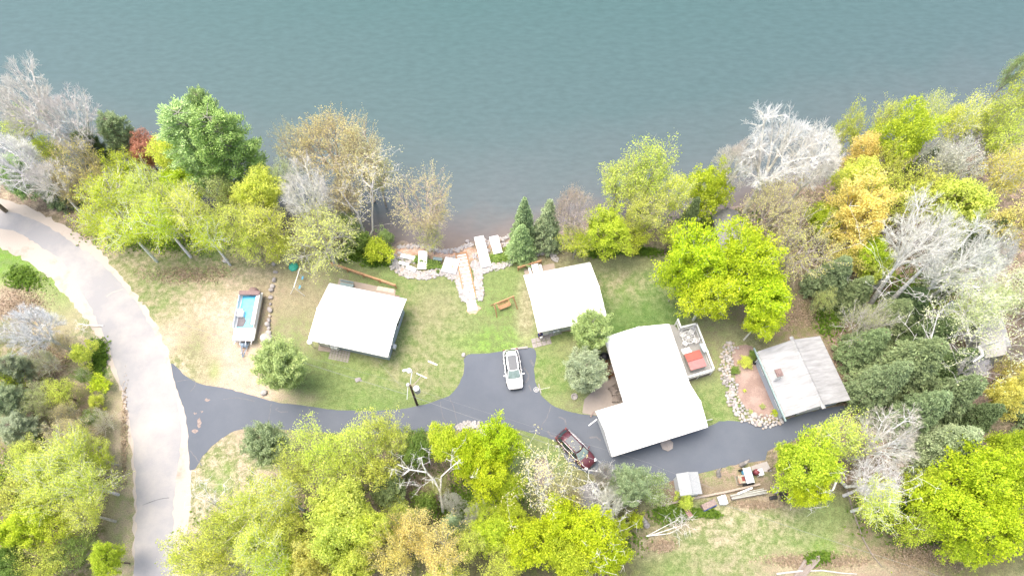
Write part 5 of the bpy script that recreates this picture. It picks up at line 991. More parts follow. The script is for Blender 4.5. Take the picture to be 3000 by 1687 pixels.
        if kind=='bare': cv,cf,sh=v1,f1,np.full(len(f1),.5)+r.normal(0,.1,len(f1)); cr=npmesh(kind+'_crown',cv,cf,BARK); 
        else:
            cc=np.concatenate([s1+(e1-s1)*q for q in (.15,.3,.45,.6,.75,.9,1)]+[e2,e3]) if kind=='bud' else np.concatenate([e1,(s1+e1)/2,e2,e3]); lv,lf,sh2=leaves(cc,1,.07,.075,r,.2)
            tf=np.concatenate([tf,]);  # twigs belong to the woody part
            tvv=np.concatenate([tv]); nV=len(tv)
            twf=f1+nV; tv=np.concatenate([tv,v1]); tf=np.concatenate([tf,twf]); cr=npmesh(kind+'_crown',lv,lf,LEAF,sh2)
        PROTO[kind,var]=(npmesh(kind+'_trunk',tv,tf,BARK),cr,Rr,hgt); return PROTO[kind,var]
    near=A[idx[rad[idx]<rt*2.2]]
    prm=dict(maple=(34,.31,.13),sparse=(15,.33,.105),blossom=(20,.34,.10),shrub=(34,.17,.085),birch=(18,.45,.10))[kind]
    v,f,sh=leaves(tipP,prm[0],prm[1],prm[2],r,.6)
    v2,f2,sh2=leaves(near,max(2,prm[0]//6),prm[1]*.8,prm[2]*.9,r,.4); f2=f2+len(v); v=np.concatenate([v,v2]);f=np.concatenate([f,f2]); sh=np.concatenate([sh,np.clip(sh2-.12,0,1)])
    if kind in('sparse','birch','blossom'):
        s1,e1,d1=twigs(tipP,tdir,2,.6,.01); rr=np.full(len(s1),.012); v1,f1=tubes(s1,e1,rr,rr*.6,3); f1=f1+len(tv); tv=np.concatenate([tv,v1]); tf=np.concatenate([tf,f1])
    extra=None
    if kind=='blossom':
        bv,bf,bs=leaves(tipP[r.random(len(tipP))<.55],9,.3,.07,r,.8); extra=npmesh('blossom_flowers',bv,bf,M['white'])
    PROTO[kind,var]=(npmesh(kind+'_trunk',tv,tf,BARK),npmesh(kind+'_crown',v,f,LEAF,sh),Rr,hgt,extra); return PROTO[kind,var]
LC=dict(lime=(.57,.68,.07),bright=(.56,.68,.04),yellow=(.70,.78,.17),yg=(.67,.74,.16),green=(.26,.38,.09),olive=(.54,.60,.26),gold=(.80,.74,.24),orange=(.86,.72,.28),red=(.55,.28,.18),tan=(.78,.73,.36),tang=(.74,.78,.24),pink=(.62,.52,.40),
 dark=(.14,.21,.085),hem=(.23,.31,.14),pineg=(.36,.54,.18),wpine=(.48,.64,.25),bluegr=(.32,.42,.22),grayg=(.38,.45,.27),soft=(.42,.53,.21),white=(.62,.62,.55),pale=(.72,.80,.45),spr=(.32,.46,.20))
WC=dict(silver=(.76,.75,.72),white=(.84,.83,.80),brown=(.20,.155,.12),grey=(.40,.37,.34),tan=(.50,.43,.34),pinkish=(.54,.47,.43),palebr=(.50,.46,.41))
NAME=dict(maple='maple_tree',sparse='leafing_tree',bare='bare_tree',bud='budding_tree',fine='bare_shrub',blossom='blossom_tree',shrub='leafy_shrub',birch='birch_tree',pine='pine_tree',hemlock='hemlock_tree',spruce='spruce_tree',arb='evergreen_shrub')
CATN=dict(maple='tree',sparse='tree',bare='tree',bud='tree',fine='shrub',blossom='tree',shrub='shrub',birch='tree',pine='tree',hemlock='tree',spruce='tree',arb='shrub')
CZ=dict(maple=.62,sparse=.62,bare=.68,bud=.64,fine=.55,blossom=.6,shrub=.5,birch=.66,pine=.58,hemlock=.42,spruce=.45,arb=.45)
NV=dict(maple=5,sparse=4,bare=4,bud=4,fine=2,blossom=2,shrub=3,birch=3,pine=2,hemlock=3,spruce=2,arb=2); tcount={}
def tree(x,y,rv,h,kind,leaf,wood,label):
    tcount[kind]=tcount.get(kind,0)+1; pr_=proto(kind,tcount[kind]%NV[kind]); zc=h*CZ[kind]; p=V(x,y,zc); R=rv*K*depth_at(p)/F*1.12
    z0=float(gz(p.x,p.y)); z0=max(z0,-.7) if z0<0 else 0
    t=empty(NAME[kind],(p.x,p.y,z0),random.uniform(0,6.28),label,CATN[kind]); s=R/pr_[2]; sz=h/pr_[3]; t.scale=(s,s,sz)
    def jig(c): g=random.uniform(.92,1.08); w_=random.uniform(-.035,.035); return (c[0]*g*(1+w_),c[1]*g*(1-w_*.5),c[2]*g*random.uniform(.9,1.1),1)
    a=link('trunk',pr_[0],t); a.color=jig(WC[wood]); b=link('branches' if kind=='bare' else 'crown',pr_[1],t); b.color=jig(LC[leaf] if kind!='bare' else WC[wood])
    if len(pr_)>4 and pr_[4]: link('flowers',pr_[4],t)
    return t
T=[l for l in '''
55,250,98,17,bare,white,silver,silver bare tree spreading over the lake at far left corner
165,305,82,15,bare,white,silver,silver bare tree with finest twigs reaching the lake at left
30,390,85,15,bare,white,white,white-barked bare tree above the pale road bend
115,450,55,12,bare,white,white,low white bare tree drooping toward the road bend
40,300,55,9,sparse,yg,grey,yellow-green undergrowth tree below the silver bare tree
110,365,48,9,sparse,lime,grey,lime undergrowth tree among white branches at left
235,378,34,9,pine,dark,brown,small dark green pine at shore between bare and orange trees
50,440,45,8,pine,pineg,brown,dark pine hidden beneath white bare branches
130,470,45,7,hemlock,hem,brown,dark hemlock under the low white tree by the bend
200,415,66,12,bud,gold,tan,tan-orange budding tree beside the road bend
180,470,48,9,bud,tan,tan,dull tan budding tree lowest beside the road bend
302,345,42,10,pine,bluegr,brown,soft green pine left of the red maple at shore
352,372,46,9,maple,red,brown,reddish salmon maple at the left shore
310,415,52,10,sparse,lime,grey,lime tree just below the green pine and red maple
425,375,55,12,maple,yellow,grey,bright yellow maple right of the red maple
500,365,76,16,pine,wpine,grey,left and paler of the twin white pines
572,378,76,16,pine,pineg,grey,right and darker of the twin white pines
548,330,36,17,pine,wpine,grey,highest tip of white pine over the lake
265,485,66,11,sparse,lime,white,lime leafing tree next to the orange one above lawn
345,465,66,12,sparse,yg,white,yellow-green birch between lime trees and white pine
435,455,62,10,maple,lime,grey,lime maple at foot of the paler white pine
240,560,54,9,sparse,lime,white,leftmost lime tree leaning over the bare verge
320,580,68,11,birch,lime,white,birch with long white trunk leaning left over verge
405,560,72,12,birch,lime,white,middle leaning white birch above left lawn
470,520,66,13,birch,yg,white,birch with crossing white stems below white pine
520,590,56,11,birch,lime,white,birch nearest the lawn brush pile
560,480,56,11,sparse,olive,brown,dull olive leafing tree below white pines
395,520,55,12,sparse,yg,grey,yellow-green tree hemmed between leaning birches
590,555,62,11,sparse,yellow,grey,pale yellow tree left of the boulder line end
655,470,62,12,maple,yellow,grey,yellow maple at shore left of white bare tree
665,560,66,11,sparse,yellow,grey,yellow leafing tree directly above boulder line
625,610,50,8,sparse,yg,grey,low yellow-green tree at the lawn edge by boulders
700,440,40,11,sparse,pale,grey,pale soft green tree at shore behind yellow maple
700,620,44,7,sparse,lime,grey,lime green sapling right of the first boulder
820,350,98,15,bud,tan,tan,large tan budding tree leaning over the lake in the middle
900,380,72,15,bud,tan,tan,right half tan budding tree over the lake
745,370,50,12,bud,tan,tan,leftmost tan budding crown over the lake
945,430,42,11,bud,tang,tan,small tan budding crown above the white forked birch
860,490,50,9,bud,tan,tan,low tan budding tree below large lakeside one
770,480,85,14,bare,white,silver,white bare tree in front of tan budding trees
810,595,95,11,bud,tang,palebr,yellow-green budding tree with drooping fan of twigs above cottage
790,560,60,8,sparse,yg,brown,yellow-green tree under the drooping budding one
870,560,45,6,sparse,green,brown,green tree left of forked birch base
905,600,38,4,shrub,green,brown,green leafy shrub at foot of the forked birch
945,628,42,4,shrub,lime,brown,yellow-green rounded shrub at the bank corner
968,590,26,4,shrub,soft,brown,pale green shrub at the water by the bank corner
1065,515,82,13,bud,tan,pinkish,tan budding tree standing alone at the water edge
1083,590,36,6,bud,yg,palebr,yellow-green low sprouts round the lone budding tree
1318,560,40,10,spruce,spr,brown,pointed green spruce at the shore
1312,610,44,7,spruce,spr,brown,low broad green spruce at foot of pointed one
1378,565,46,10,spruce,grayg,brown,grey-green spruce right of the pointed one
1437,520,50,13,bud,pink,pinkish,pinkish tan budding tree between spruce and yellow maples
1450,605,42,7,sparse,lime,grey,lime young tree behind square cottage
1562,445,72,13,sparse,yg,grey,leftmost olive-lime maple over the lake right of middle
1640,425,76,15,sparse,yellow,grey,tallest yellow-green maple over the lake right of middle
1700,480,60,13,sparse,yellow,silver,pale yellow tree left of the bright lime one at shore
1615,530,62,11,sparse,yg,grey,yellow-green tree above the square lawn
1530,580,62,9,maple,lime,brown,round lime maple behind square cottage lawn
1600,600,44,6,sparse,lime,brown,lime shrub tree at top edge of square lawn
1690,590,40,7,sparse,yg,brown,yellow-green sapling at the lawn corner near red soil
1785,470,58,12,maple,lime,grey,bright lime tree at shore left of great white tree
1730,560,32,9,hemlock,hem,brown,dark hemlock beside the white board structure
1960,380,112,18,bare,white,white,great white bare tree over the lake on the right
2060,400,84,16,bare,white,white,white bare tree right half leaning to the right
1860,400,60,15,bare,white,silver,grey thin bare crown at left of great white tree
1945,525,84,14,bud,tan,palebr,tan budding tree with fan of twigs above lakeside cabin
2005,620,86,13,bud,tang,palebr,yellow-tan budding tree right of lakeside cabin
2140,320,44,13,sparse,yg,grey,pale green round tree at the right shore beside white tree
2180,385,50,12,maple,orange,grey,orange maple right of great white bare tree
2080,545,48,9,maple,lime,brown,lime tree under the white bare trunks
2160,455,62,12,maple,yellow,brown,yellow maple above the large orange tree
2235,425,48,12,sparse,yellow,brown,yellow leafing tree between orange maple and lime crown
2170,530,80,14,maple,gold,palebr,large pale orange tree amid the right woods
2130,640,56,9,sparse,gold,brown,golden undergrowth tree below pale orange one
2285,335,70,16,maple,lime,silver,lime maple with bare trunk showing near right shore
2235,300,40,14,sparse,yellow,grey,yellow tip tree at lake edge left of lime maple
2385,405,62,15,blossom,white,silver,white blossoming tree amid right woods
2420,290,62,15,birch,yg,white,yellow-green birch with white limbs at right shore
2340,280,42,14,birch,yg,white,left thin birch at right shore
2490,300,55,15,sparse,yg,grey,yellow-green tree next to the top right corner shore
2260,500,62,13,sparse,yellow,brown,dull yellow tree right of pale orange one
2330,490,66,13,sparse,yg,brown,yellow-green tree below the blossoming tree
2415,510,86,15,maple,yg,brown,broad lime-yellow maple above bare white trunks
2300,440,40,9,hemlock,dark,brown,dark evergreen gap tree below lime maple at right
2530,340,64,15,sparse,yellow,grey,yellow tree at right edge upper
2540,430,72,14,sparse,gold,silver,golden tree at right edge middle
2566,250,44,15,sparse,lime,grey,lime crown cut by the right edge near the lake
2570,160,34,15,sparse,soft,grey,soft green crown at top right corner
2540,560,70,12,sparse,gold,brown,golden brown leafing tree at right edge by stairs
2480,600,50,9,hemlock,hem,brown,dark hemlock under golden brown tree at right
2330,600,100,18,bare,white,white,tall white bare tree with long trunk leaning from hemlocks
2420,660,84,17,bare,white,white,second tall white bare tree with long grey trunk
2500,650,56,15,bare,white,silver,silver bare crown near log steps
2212,665,50,8,maple,yg,brown,yellow-green maple between orange tree and hemlocks
2190,640,50,9,maple,lime,brown,lime undergrowth maple near pale orange trunk
2090,700,58,8,hemlock,hem,brown,dark hemlock right of big lime maple
2150,740,46,7,hemlock,hem,brown,low hemlock in leaf litter right of lime maple
2075,755,32,6,sparse,olive,brown,sparse yellow-green sapling in leaf litter
1755,650,84,14,maple,bright,silver,left crown of the great lime maple by lakeside cabin
1875,655,90,14,maple,bright,silver,right crown of the great lime maple by lakeside cabin
1785,735,72,12,maple,bright,silver,lime maple overhanging the side deck
1930,735,82,13,maple,bright,silver,lime maple overhanging the garden above garage
1915,800,48,10,maple,bright,silver,low lime branches just above the garage roof
1715,690,46,11,maple,bright,grey,leftmost lime crown at square lawn edge
2185,810,62,9,fine,olive,silver,grey twiggy half-dead evergreen above garage
2180,875,60,8,hemlock,hem,brown,hemlock nearest the garage corner
2240,800,62,7,hemlock,hem,brown,hemlock below tall white trunk base
2285,765,58,6,hemlock,dark,brown,dark hemlock between the two white trunks
2340,850,66,8,hemlock,dark,brown,deep green hemlock in the middle of the grove
2270,930,92,13,hemlock,hem,brown,largest hemlock right of the garage
2210,970,66,11,hemlock,hem,brown,hemlock right of garage lower corner
2370,1010,78,12,hemlock,hem,brown,hemlock in the lower grove
2400,925,64,8,hemlock,dark,brown,dark hemlock beside the pale cabin
2300,1040,66,11,hemlock,hem,brown,hemlock above the silver bare shrub
2440,1060,58,9,hemlock,dark,brown,dark hemlock at lower right of the grove
2370,700,44,5,hemlock,hem,brown,small hemlock under second white trunk
2460,770,66,15,birch,pale,white,pale white-green tree spreading over the cabin yard
2540,740,70,14,birch,pale,white,pale leafing tree above the white crates
2450,925,30,10,bare,white,white,white bare tree right above pale cabin roof
2575,880,34,12,bare,white,pinkish,pinkish bare tree at right edge beyond pale cabin
2430,790,55,8,sparse,lime,brown,lime undergrowth near dark blue tarp
2540,990,48,10,maple,gold,brown,golden maple at right edge below cabin
2555,930,45,9,sparse,gold,brown,golden sapling at right edge next to cabin
2545,1120,50,11,maple,lime,brown,lime crown at right edge above large lime maples
2045,1170,88,13,maple,lime,brown,large lime maple overhanging the driveway end
2105,1095,76,12,sparse,yellow,grey,yellow tree tucked against garage south side
1985,1150,42,10,maple,lime,brown,lime branch crown at the driveway end
2030,1240,44,10,maple,bright,brown,lowest lime crown above the lower field
2235,1105,76,13,bare,white,silver,silver bare tree below the hemlock grove
2160,1130,40,9,fine,olive,grey,grey twiggy bush between yellow tree and silver tree
2375,1125,76,10,hemlock,grayg,grey,grey-green feathery hemlock at lower right
2200,1215,66,10,bare,white,white,bare white tangled tree above the lower field
2215,1260,72,10,sparse,yg,white,sparse yellow-green tree over field edge
2470,1190,92,14,maple,bright,brown,upper of large lime maples in lower right corner
2400,1280,84,13,maple,bright,brown,left one of large lime maples at lower right
2500,1310,96,14,maple,bright,brown,lowest large lime maple at lower right corner
2330,1230,56,10,maple,lime,brown,lime maple joining tangled white tree to large maples
2560,1220,56,14,maple,lime,brown,lime crown at right frame edge lower
2430,1370,50,9,maple,lime,brown,small lime maple hanging over bottom right
688,1128,50,8,arb,bluegr,brown,round blue-green evergreen below the driveway
720,935,58,8,arb,soft,brown,light green evergreen at the end of the boulder line
1482,845,47,7,arb,soft,grey,rounded light green tree between square and large cottages
1468,945,50,6,arb,grayg,grey,grey-green feathery tree beside the patio
1725,1262,26,3,shrub,yellow,brown,bright yellow-green sapling below the small shed
800,1135,70,13,sparse,yellow,grey,yellow maple reaching over driveway lower left
880,1115,70,13,sparse,yellow,grey,yellow maple middle of the driveway edge
955,1085,58,12,sparse,yellow,grey,tallest yellow tips covering the driveway edge
1000,1110,48,10,sparse,yg,grey,pale yellow-green tree at the driveway edge
860,1185,72,12,sparse,yellow,grey,yellow maple behind the driveway row
745,1185,56,11,sparse,yg,grey,yellow-green tree right of round evergreen
955,1185,60,10,sparse,yg,brown,yellow-green tree beside leaf litter clearing
1050,1125,52,8,maple,green,brown,green young maple by the driveway
1115,1115,56,9,maple,lime,brown,lime maple left of stone apron
1190,1130,60,11,maple,bright,brown,bright lime maple touching the stone apron
1255,1110,62,12,maple,bright,brown,brightest lime maple covering the concrete apron
1225,1185,66,11,maple,bright,brown,bright lime maple above the dead forked tree
1275,1225,46,8,maple,lime,brown,lime tree near the thin white birch
700,1245,74,13,birch,yg,silver,yellow-green birch with silver stems lower left
625,1280,74,13,birch,yg,silver,yellow-green birch at the left of lower woods
560,1330,74,13,sparse,yg,grey,yellow-green tree beside the road lower left
470,1400,66,12,sparse,yellow,grey,yellow sparse tree overhanging the road at bottom
540,1410,66,12,sparse,yg,grey,yellow-green tree at the bottom edge by road
640,1370,80,14,birch,yg,white,birch with white leaning trunks at bottom left woods
740,1330,64,11,sparse,yg,brown,yellow-green tree shading the lower woods
700,1420,60,13,birch,lime,white,birch cut by bottom edge with silver stems
865,1270,84,14,maple,yellow,brown,bright yellow maple in the middle of lower woods
850,1350,82,14,maple,yellow,brown,yellow maple just below the brightest one
930,1330,56,13,maple,yg,brown,yellow-green maple left of the orange trees
780,1420,60,12,maple,gold,brown,golden maple at bottom edge
880,1430,60,13,maple,yellow,brown,yellow crown cut by the bottom edge
1035,1340,70,12,sparse,orange,grey,pale orange tree upper of the orange group
985,1400,66,13,sparse,gold,grey,golden tree left in the orange group
1100,1390,74,12,sparse,orange,grey,pale orange tree right in the orange group
1140,1320,40,6,spruce,bluegr,brown,small blue-green spruce near the dead fork
1075,1265,40,5,shrub,green,brown,green bush in the leaf litter clearing
1100,1220,34,5,sparse,olive,brown,dull green sapling under dead fork
985,1240,40,6,arb,hem,brown,small green evergreen at clearing left
1000,1180,30,6,fine,olive,grey,small grey twiggy shrub in the clearing
1140,1262,38,7,fine,white,silver,grey fan-shaped twiggy bush at the dead fork base
1190,1300,32,6,fine,white,silver,low grey curly dead shrub
1180,1365,52,10,sparse,yg,brown,yellow-green tree above bottom middle
1290,1290,44,9,maple,lime,brown,lime maple left of thin white birch base
1245,1345,54,9,maple,lime,brown,lime maple in bottom middle woods
1330,1370,72,11,maple,bright,brown,bright lime maple at bottom middle
1410,1320,64,11,maple,bright,brown,bright lime maple below the old shed
1490,1350,78,12,maple,bright,brown,bright lime maple right of bottom middle
1430,1410,66,11,maple,lime,brown,lime crown cut by the bottom edge middle
1540,1400,48,10,maple,bright,brown,rightmost lime crown at the lower field edge
1270,1420,60,9,sparse,yg,brown,yellow-green tree at bottom edge middle
1425,1245,40,8,bud,tan,tan,tan budding tree between trailer and old shed
1395,1225,22,7,bud,tan,palebr,thin tan twiggy crown over utility trailer
1515,1195,32,12,fine,white,pinkish,pinkish bare twigs in front of the maroon car
1440,1285,44,6,fine,tan,palebr,fan of pale twigs spreading over old shed
1540,1255,44,9,bare,white,white,white bare tree at the right of old shed
1572,1232,46,8,arb,bluegr,brown,blue-green evergreen left of white blossom tree
1630,1225,54,8,blossom,soft,grey,white flowering tree along the driveway below garage block
1600,1310,26,4,shrub,lime,brown,lime green shrub beneath the flowering tree
1555,1330,30,6,maple,lime,brown,lime sapling by the stumps
80,820,78,11,bare,white,silver,grey bare tree left of the road in dry grass
110,905,44,5,fine,olive,silver,pale grey twiggy bush in dry grass left of road
205,890,34,5,shrub,yellow,brown,bright yellow shrub beside the road at left
245,963,30,3,shrub,lime,brown,round lime bush beside the road at left
240,1010,22,3,shrub,yg,brown,small yellow-green bush below round lime one
205,945,26,4,blossom,green,brown,small white flowering bush left of round lime bush
225,1055,28,4,blossom,green,brown,lower white flowering bush by the road
45,930,36,6,pine,grayg,brown,upper dull green pine at left edge
30,1010,40,6,pine,grayg,brown,middle green pine at left edge
50,1080,40,5,pine,grayg,brown,lower grey-green pine at left edge
110,1020,34,5,fine,olive,palebr,brown twiggy bush right of middle pine
165,1090,60,7,fine,tan,palebr,tan twiggy tree above yellow trees left of road
170,1150,74,10,sparse,yg,silver,yellow-green tree leaning left beside the road
90,1170,62,9,sparse,yellow,palebr,yellow tree near left edge middle
215,1215,66,10,sparse,yellow,silver,yellow leaning tree closest to the road
110,1235,78,11,sparse,yellow,silver,broad yellow tree at left
35,1250,60,10,sparse,yg,brown,yellow-green tree at left edge lower
215,1290,56,9,sparse,yellow,palebr,yellow tree with long horizontal branches
50,1330,64,10,maple,lime,brown,lime maple at left edge bottom
140,1330,60,8,sparse,lime,brown,lime leafing tree lower left
190,1380,50,7,sparse,green,brown,green undergrowth tree lower left
260,1405,46,8,maple,lime,brown,lime maple at bottom left by the road
110,1420,64,8,sparse,yg,brown,yellow-green tree at bottom left edge
20,1410,54,9,maple,green,brown,green maple in the bottom left corner
2310,1330,60,9,sparse,lime,brown,sparse lime tree between field and large maples
150,985,42,5,sparse,yg,brown,yellow-green brush left of round lime bush
85,1000,40,5,sparse,olive,grey,olive brush right of middle dull pine
205,1105,44,6,sparse,yellow,palebr,pale yellow sapling below the lower white flowering bush
255,1060,30,4,fine,olive,silver,grey twiggy brush at the road verge left
160,1040,36,5,fine,tan,palebr,tan twiggy brush between flowering bushes and dull pines
20,950,40,6,sparse,lime,brown,lime sapling at left edge above pines
60,1140,50,7,sparse,yg,brown,yellow-green sapling below lower grey-green pine
250,1150,40,6,sparse,lime,palebr,lime sapling closest to the road below flowering bushes
20,840,50,7,fine,olive,silver,grey twiggy brush at left edge beside bare tree
150,860,36,4,fine,tan,palebr,straw coloured twigs right of left bare tree
590,500,40,9,sparse,yellow,grey,yellow sapling filling gap below white pines
1010,1290,50,7,sparse,yg,grey,yellow-green sapling above the golden trees
1120,1450,60,9,sparse,yellow,grey,yellow crown cut by bottom edge centre
1220,1290,44,6,sparse,lime,grey,lime sapling right of curly dead shrub
1660,1100,0,0,x,x,x,x'''.strip().split('\n')]
for l in T:
    q=l.split(',',7)
    if q[4]=='x': continue
    tree(float(q[0]),float(q[1]),float(q[2]),float(q[3]),q[4],q[5],q[6],q[7])
# trees beyond the frame edges
for i,(x,y,r_,h,k,lf,lb) in enumerate([(-120,420,90,15,'sparse','yg','yellow-green tree beyond the left edge by the bend'),(-90,900,80,12,'sparse','yg','tree beyond the left edge in dry grass'),(-110,1200,90,12,'maple','lime','lime maple beyond the left edge lower'),(2680,700,90,14,'sparse','gold','golden tree beyond the right edge'),(2690,1000,90,14,'hemlock','hem','hemlock beyond the right edge'),(2700,1300,100,14,'maple','lime','lime maple beyond the right edge'),(700,1560,100,13,'maple','yg','maple beyond the bottom edge left'),(1300,1560,100,13,'maple','lime','maple beyond the bottom edge middle'),(2350,1560,100,13,'maple','lime','maple beyond the bottom edge right')]): tree(x,y,r_,h,k,lf,'brown',lb)
# individually shaped trunks
def custom(name,label,stems,rmax,wood,tips_n=0,tip_r=1.5,leaf=None,seed=1,rtip=.03,lsize=.1,tz=1.0):
    r=np.random.default_rng(seed); S=[[N(a,b,z) for a,b,z in s] for s in stems]; o=S[0][0].copy(); o.z=float(gz(o.x,o.y))
    S=[[np.array(p-o) for p in s] for s in S]; S[0][0][2]=0; P0=[];P1=[];R0=[];R1=[]
    for si,s in enumerate(S):
        n=len(s)-1; rm=rmax if si==0 else rmax*.7
        for i in range(n):
            sub=4
            for j in range(sub):
                a=s[i]+(s[i+1]-s[i])*j/sub; b=s[i]+(s[i+1]-s[i])*(j+1)/sub; u=(i+j/sub)/n; u2=(i+(j+1)/sub)/n; P0.append(a);P1.append(b);R0.append(rm*(1-.75*u));R1.append(rm*(1-.75*u2))
    t=empty(name,o,0,label,'tree'); v,f=tubes(np.array(P0),np.array(P1),np.array(R0),np.array(R1),8); tr=link('trunk',npmesh('trunk',v,f,M['birch'] if wood=='birch' else BARK),t); tr.color=(*WC.get(wood,(.7,.68,.64)),1)
    if tips_n:
        tips=[]
        for s in S:
            e=s[-1]; tips.append(e+r.normal(0,1,(tips_n,3))*np.array([tip_r,tip_r,tip_r*tz]))
        tips=np.concatenate(tips); A,par,rad,idx,tid=grow([[tuple(p) for p in s] for s in S],list(tips),.7,rtip=rtip*.5,rmax=.06,r=r); tp=A[tid]
        v,f=tubes(A[par[idx]],A[idx],np.minimum(rad[par[idx]],rad[idx]*1.4)*.7,rad[idx]*.7,4); d=r.normal(0,1,(len(tp)*4,3)); s_=np.repeat(tp,4,0); e=s_+d*.3; v2,f2=tubes(s_,e,np.full(len(s_),.013),np.full(len(s_),.007),3)
        br=link('branches',npmesh('branches',np.concatenate([v,v2]),np.concatenate([f,f2+len(v)]),BARK),t); br.color=tr.color
        if leaf: lv,lf,sh=leaves(tp,12,.35,lsize,r,.4); c=link('crown',npmesh('crown',lv,lf,LEAF,sh),t); c.color=(*LC[leaf],1)
    return t
custom('birch_tree','white birch forked low into two clear white trunks at water edge',[[(1078,703,0),(1060,665,2.2),(1048,625,4.5),(1025,600,5.8),(998,562,7.5)],[(1078,703,.2),(1092,675,1.8),(1091,630,4.2),(1092,585,6.8),(1090,550,8.4),(1078,525,9.6)],[(1091,552,8.4),(1065,530,9),(1058,505,10)],[(1090,550,8.4),(1098,500,10)]],.2,'birch',50,1.6,'tan',3,.03,.07)
custom('dead_tree','dead white forked tree with bare upswept limbs in lower woods',[[(1298,1500,0),(1290,1440,3.5),(1272,1405,5),(1250,1383,6.5),(1200,1375,7.5),(1165,1360,8.5)],[(1290,1440,3.5),(1293,1395,6),(1320,1370,7.5),(1350,1345,9)],[(1250,1383,6.5),(1238,1360,8),(1235,1340,9)],[(1272,1405,5),(1245,1405,6.5)],[(1200,1375,7.4),(1180,1392,8)]],.14,'white',10,.7,None,5,.03)
custom('birch_tree','thin straight white birch beside utility trailer',[[(1580,1553,0),(1588,1490,4),(1595,1430,8),(1602,1385,11),(1606,1368,12)],[(1592,1445,7),(1582,1425,8)],[(1599,1415,8.5),(1620,1400,9.5),(1626,1396,10)],[(1603,1385,11),(1598,1368,12)]],.14,'birch',26,1.5,'tan',7,.025,.08)
custom('dead_tree','slim pale dead stem rising through lime maples',[[(1422,1487,0),(1412,1450,2.5),(1405,1410,5),(1396,1370,7.5)]],.10,'white',8,.5,None,9)
custom('dead_tree','white gnarled dead tree right of old shed',[[(1802,1536,0),(1790,1510,2),(1778,1480,4),(1758,1465,5.2)],[(1788,1508,2.2),(1775,1450,5.5),(1775,1430,6.5)],[(1788,1508,2.2),(1800,1480,4),(1808,1470,5)],[(1778,1480,4),(1740,1440,7.5),(1735,1420,8.5)],[(1790,1510,2),(1740,1500,4.5)]],.26,'white',26,1.1,None,11,.03)
custom('leaning_tree','tall grey trunk rising from hemlocks toward the pale cabin',[[(2745,1015,0),(2800,970,4),(2860,925,8),(2900,880,12)],[(2860,925,8),(2850,880,10)],[(2830,950,6),(2845,1000,7)]],.30,'silver',70,2.6,'pale',13,.03,.09)
custom('leaning_tree','thick pale trunk leaning over pale cabin roof',[[(2770,1092,0),(2815,1045,4),(2870,1015,8),(2925,1000,11)],[(2815,1045,4),(2790,1010,6)],[(2870,1018,8),(2880,1040,9),(2850,1060,9)]],.30,'silver',18,1.8,'pale',15,.03,.09)
custom('leaning_tree','long grey trunk of the left tall white bare tree',[[(2549,893,0),(2575,850,3.5),(2610,800,7.5),(2650,745,11.5)]],.32,'white',60,2.6,None,17,.03)
custom('leaning_tree','long grey trunk of the second tall white bare tree',[[(2593,903,0),(2640,850,4.5),(2690,800,8.5),(2740,750,12)]],.30,'white',60,2.6,None,19,.03)
custom('leaning_tree','grey forked trunk crossing the hemlock tops near blue tarp',[[(2695,900,0),(2740,860,4),(2790,825,7.5),(2850,790,11)]],.24,'silver',60,2.4,None,21,.03)
custom('dead_tree','curved pale dead limbs standing over the hemlock grove',[[(2690,1030,6),(2725,1000,8),(2740,950,10),(2750,910,11.5)],[(2725,1000,8),(2700,950,10)]],.10,'white',10,.8,None,23)
custom('dead_tree','white broken limbs arching over the lime maple at lower field',[[(2480,1425,0),(2465,1410,3),(2455,1395,6),(2420,1385,7),(2395,1375,8)],[(2455,1395,6),(2440,1435,6),(2400,1445,7)],[(2480,1425,2),(2550,1420,6),(2640,1440,9)],[(2550,1420,6),(2600,1390,8)]],.2,'white',24,1.3,None,25)
custom('dead_tree','fallen grey bare branches lying on the brush pile',[[(1893,1570,.3),(1930,1560,.7),(1975,1545,.9),(2005,1536,1.1)],[(1893,1570,.3),(1950,1540,1.0),(1985,1522,1.2)],[(1893,1570,.3),(1960,1562,.6),(1995,1545,.7)]],.06,'white',14,.6,None,27,.014,tz=.25)
custom('dead_tree','white limb beside lime maple at bottom edge',[[(1670,1620,2),(1700,1615,5),(1740,1608,7),(1790,1640,8)],[(1670,1620,2),(1695,1600,6)],[(1740,1608,7),(1765,1595,8)]],.16,'white',20,1.1,None,29)
custom('dead_tree','small dead tree with white branches on the road verge',[[(658,1500,0),(635,1480,2.5),(615,1455,4.5),(598,1430,6)],[(635,1480,2.5),(628,1450,5)],[(635,1480,2.5),(605,1465,5)]],.12,'white',14,.8,None,31)
custom('dead_tree','white log-like limb fallen at road edge left',[[(300,952,.2),(255,952,.6),(226,947,.9)],[(255,952,.6),(240,955,.8)]],.09,'white',6,.5,None,33,tz=.3)
for (pts,lab,rr) in (([(2106,1392,0),(2104,1380,1.2),(2113,1371,2.2)],'grey dead snag with splayed roots right of small shed',.28),([(2172,1362,0),(2185,1354,1.6),(2196,1346,2.4)],'leaning grey snag at concrete pad corner',.28),([(1868,1530,0),(1866,1515,1.0)],'thick grey stump left of brush pile',.36),([(1895,1538,0),(1885,1520,1.2),(1878,1512,1.6)],'broken grey stump right of thick one',.34)): 
    t=custom('tree_snag',lab,[pts],rr,'grey',0); t['category']='stump'
for i,(x,y,s,lab) in enumerate(((1448,805,.5,'dry'),)): pass
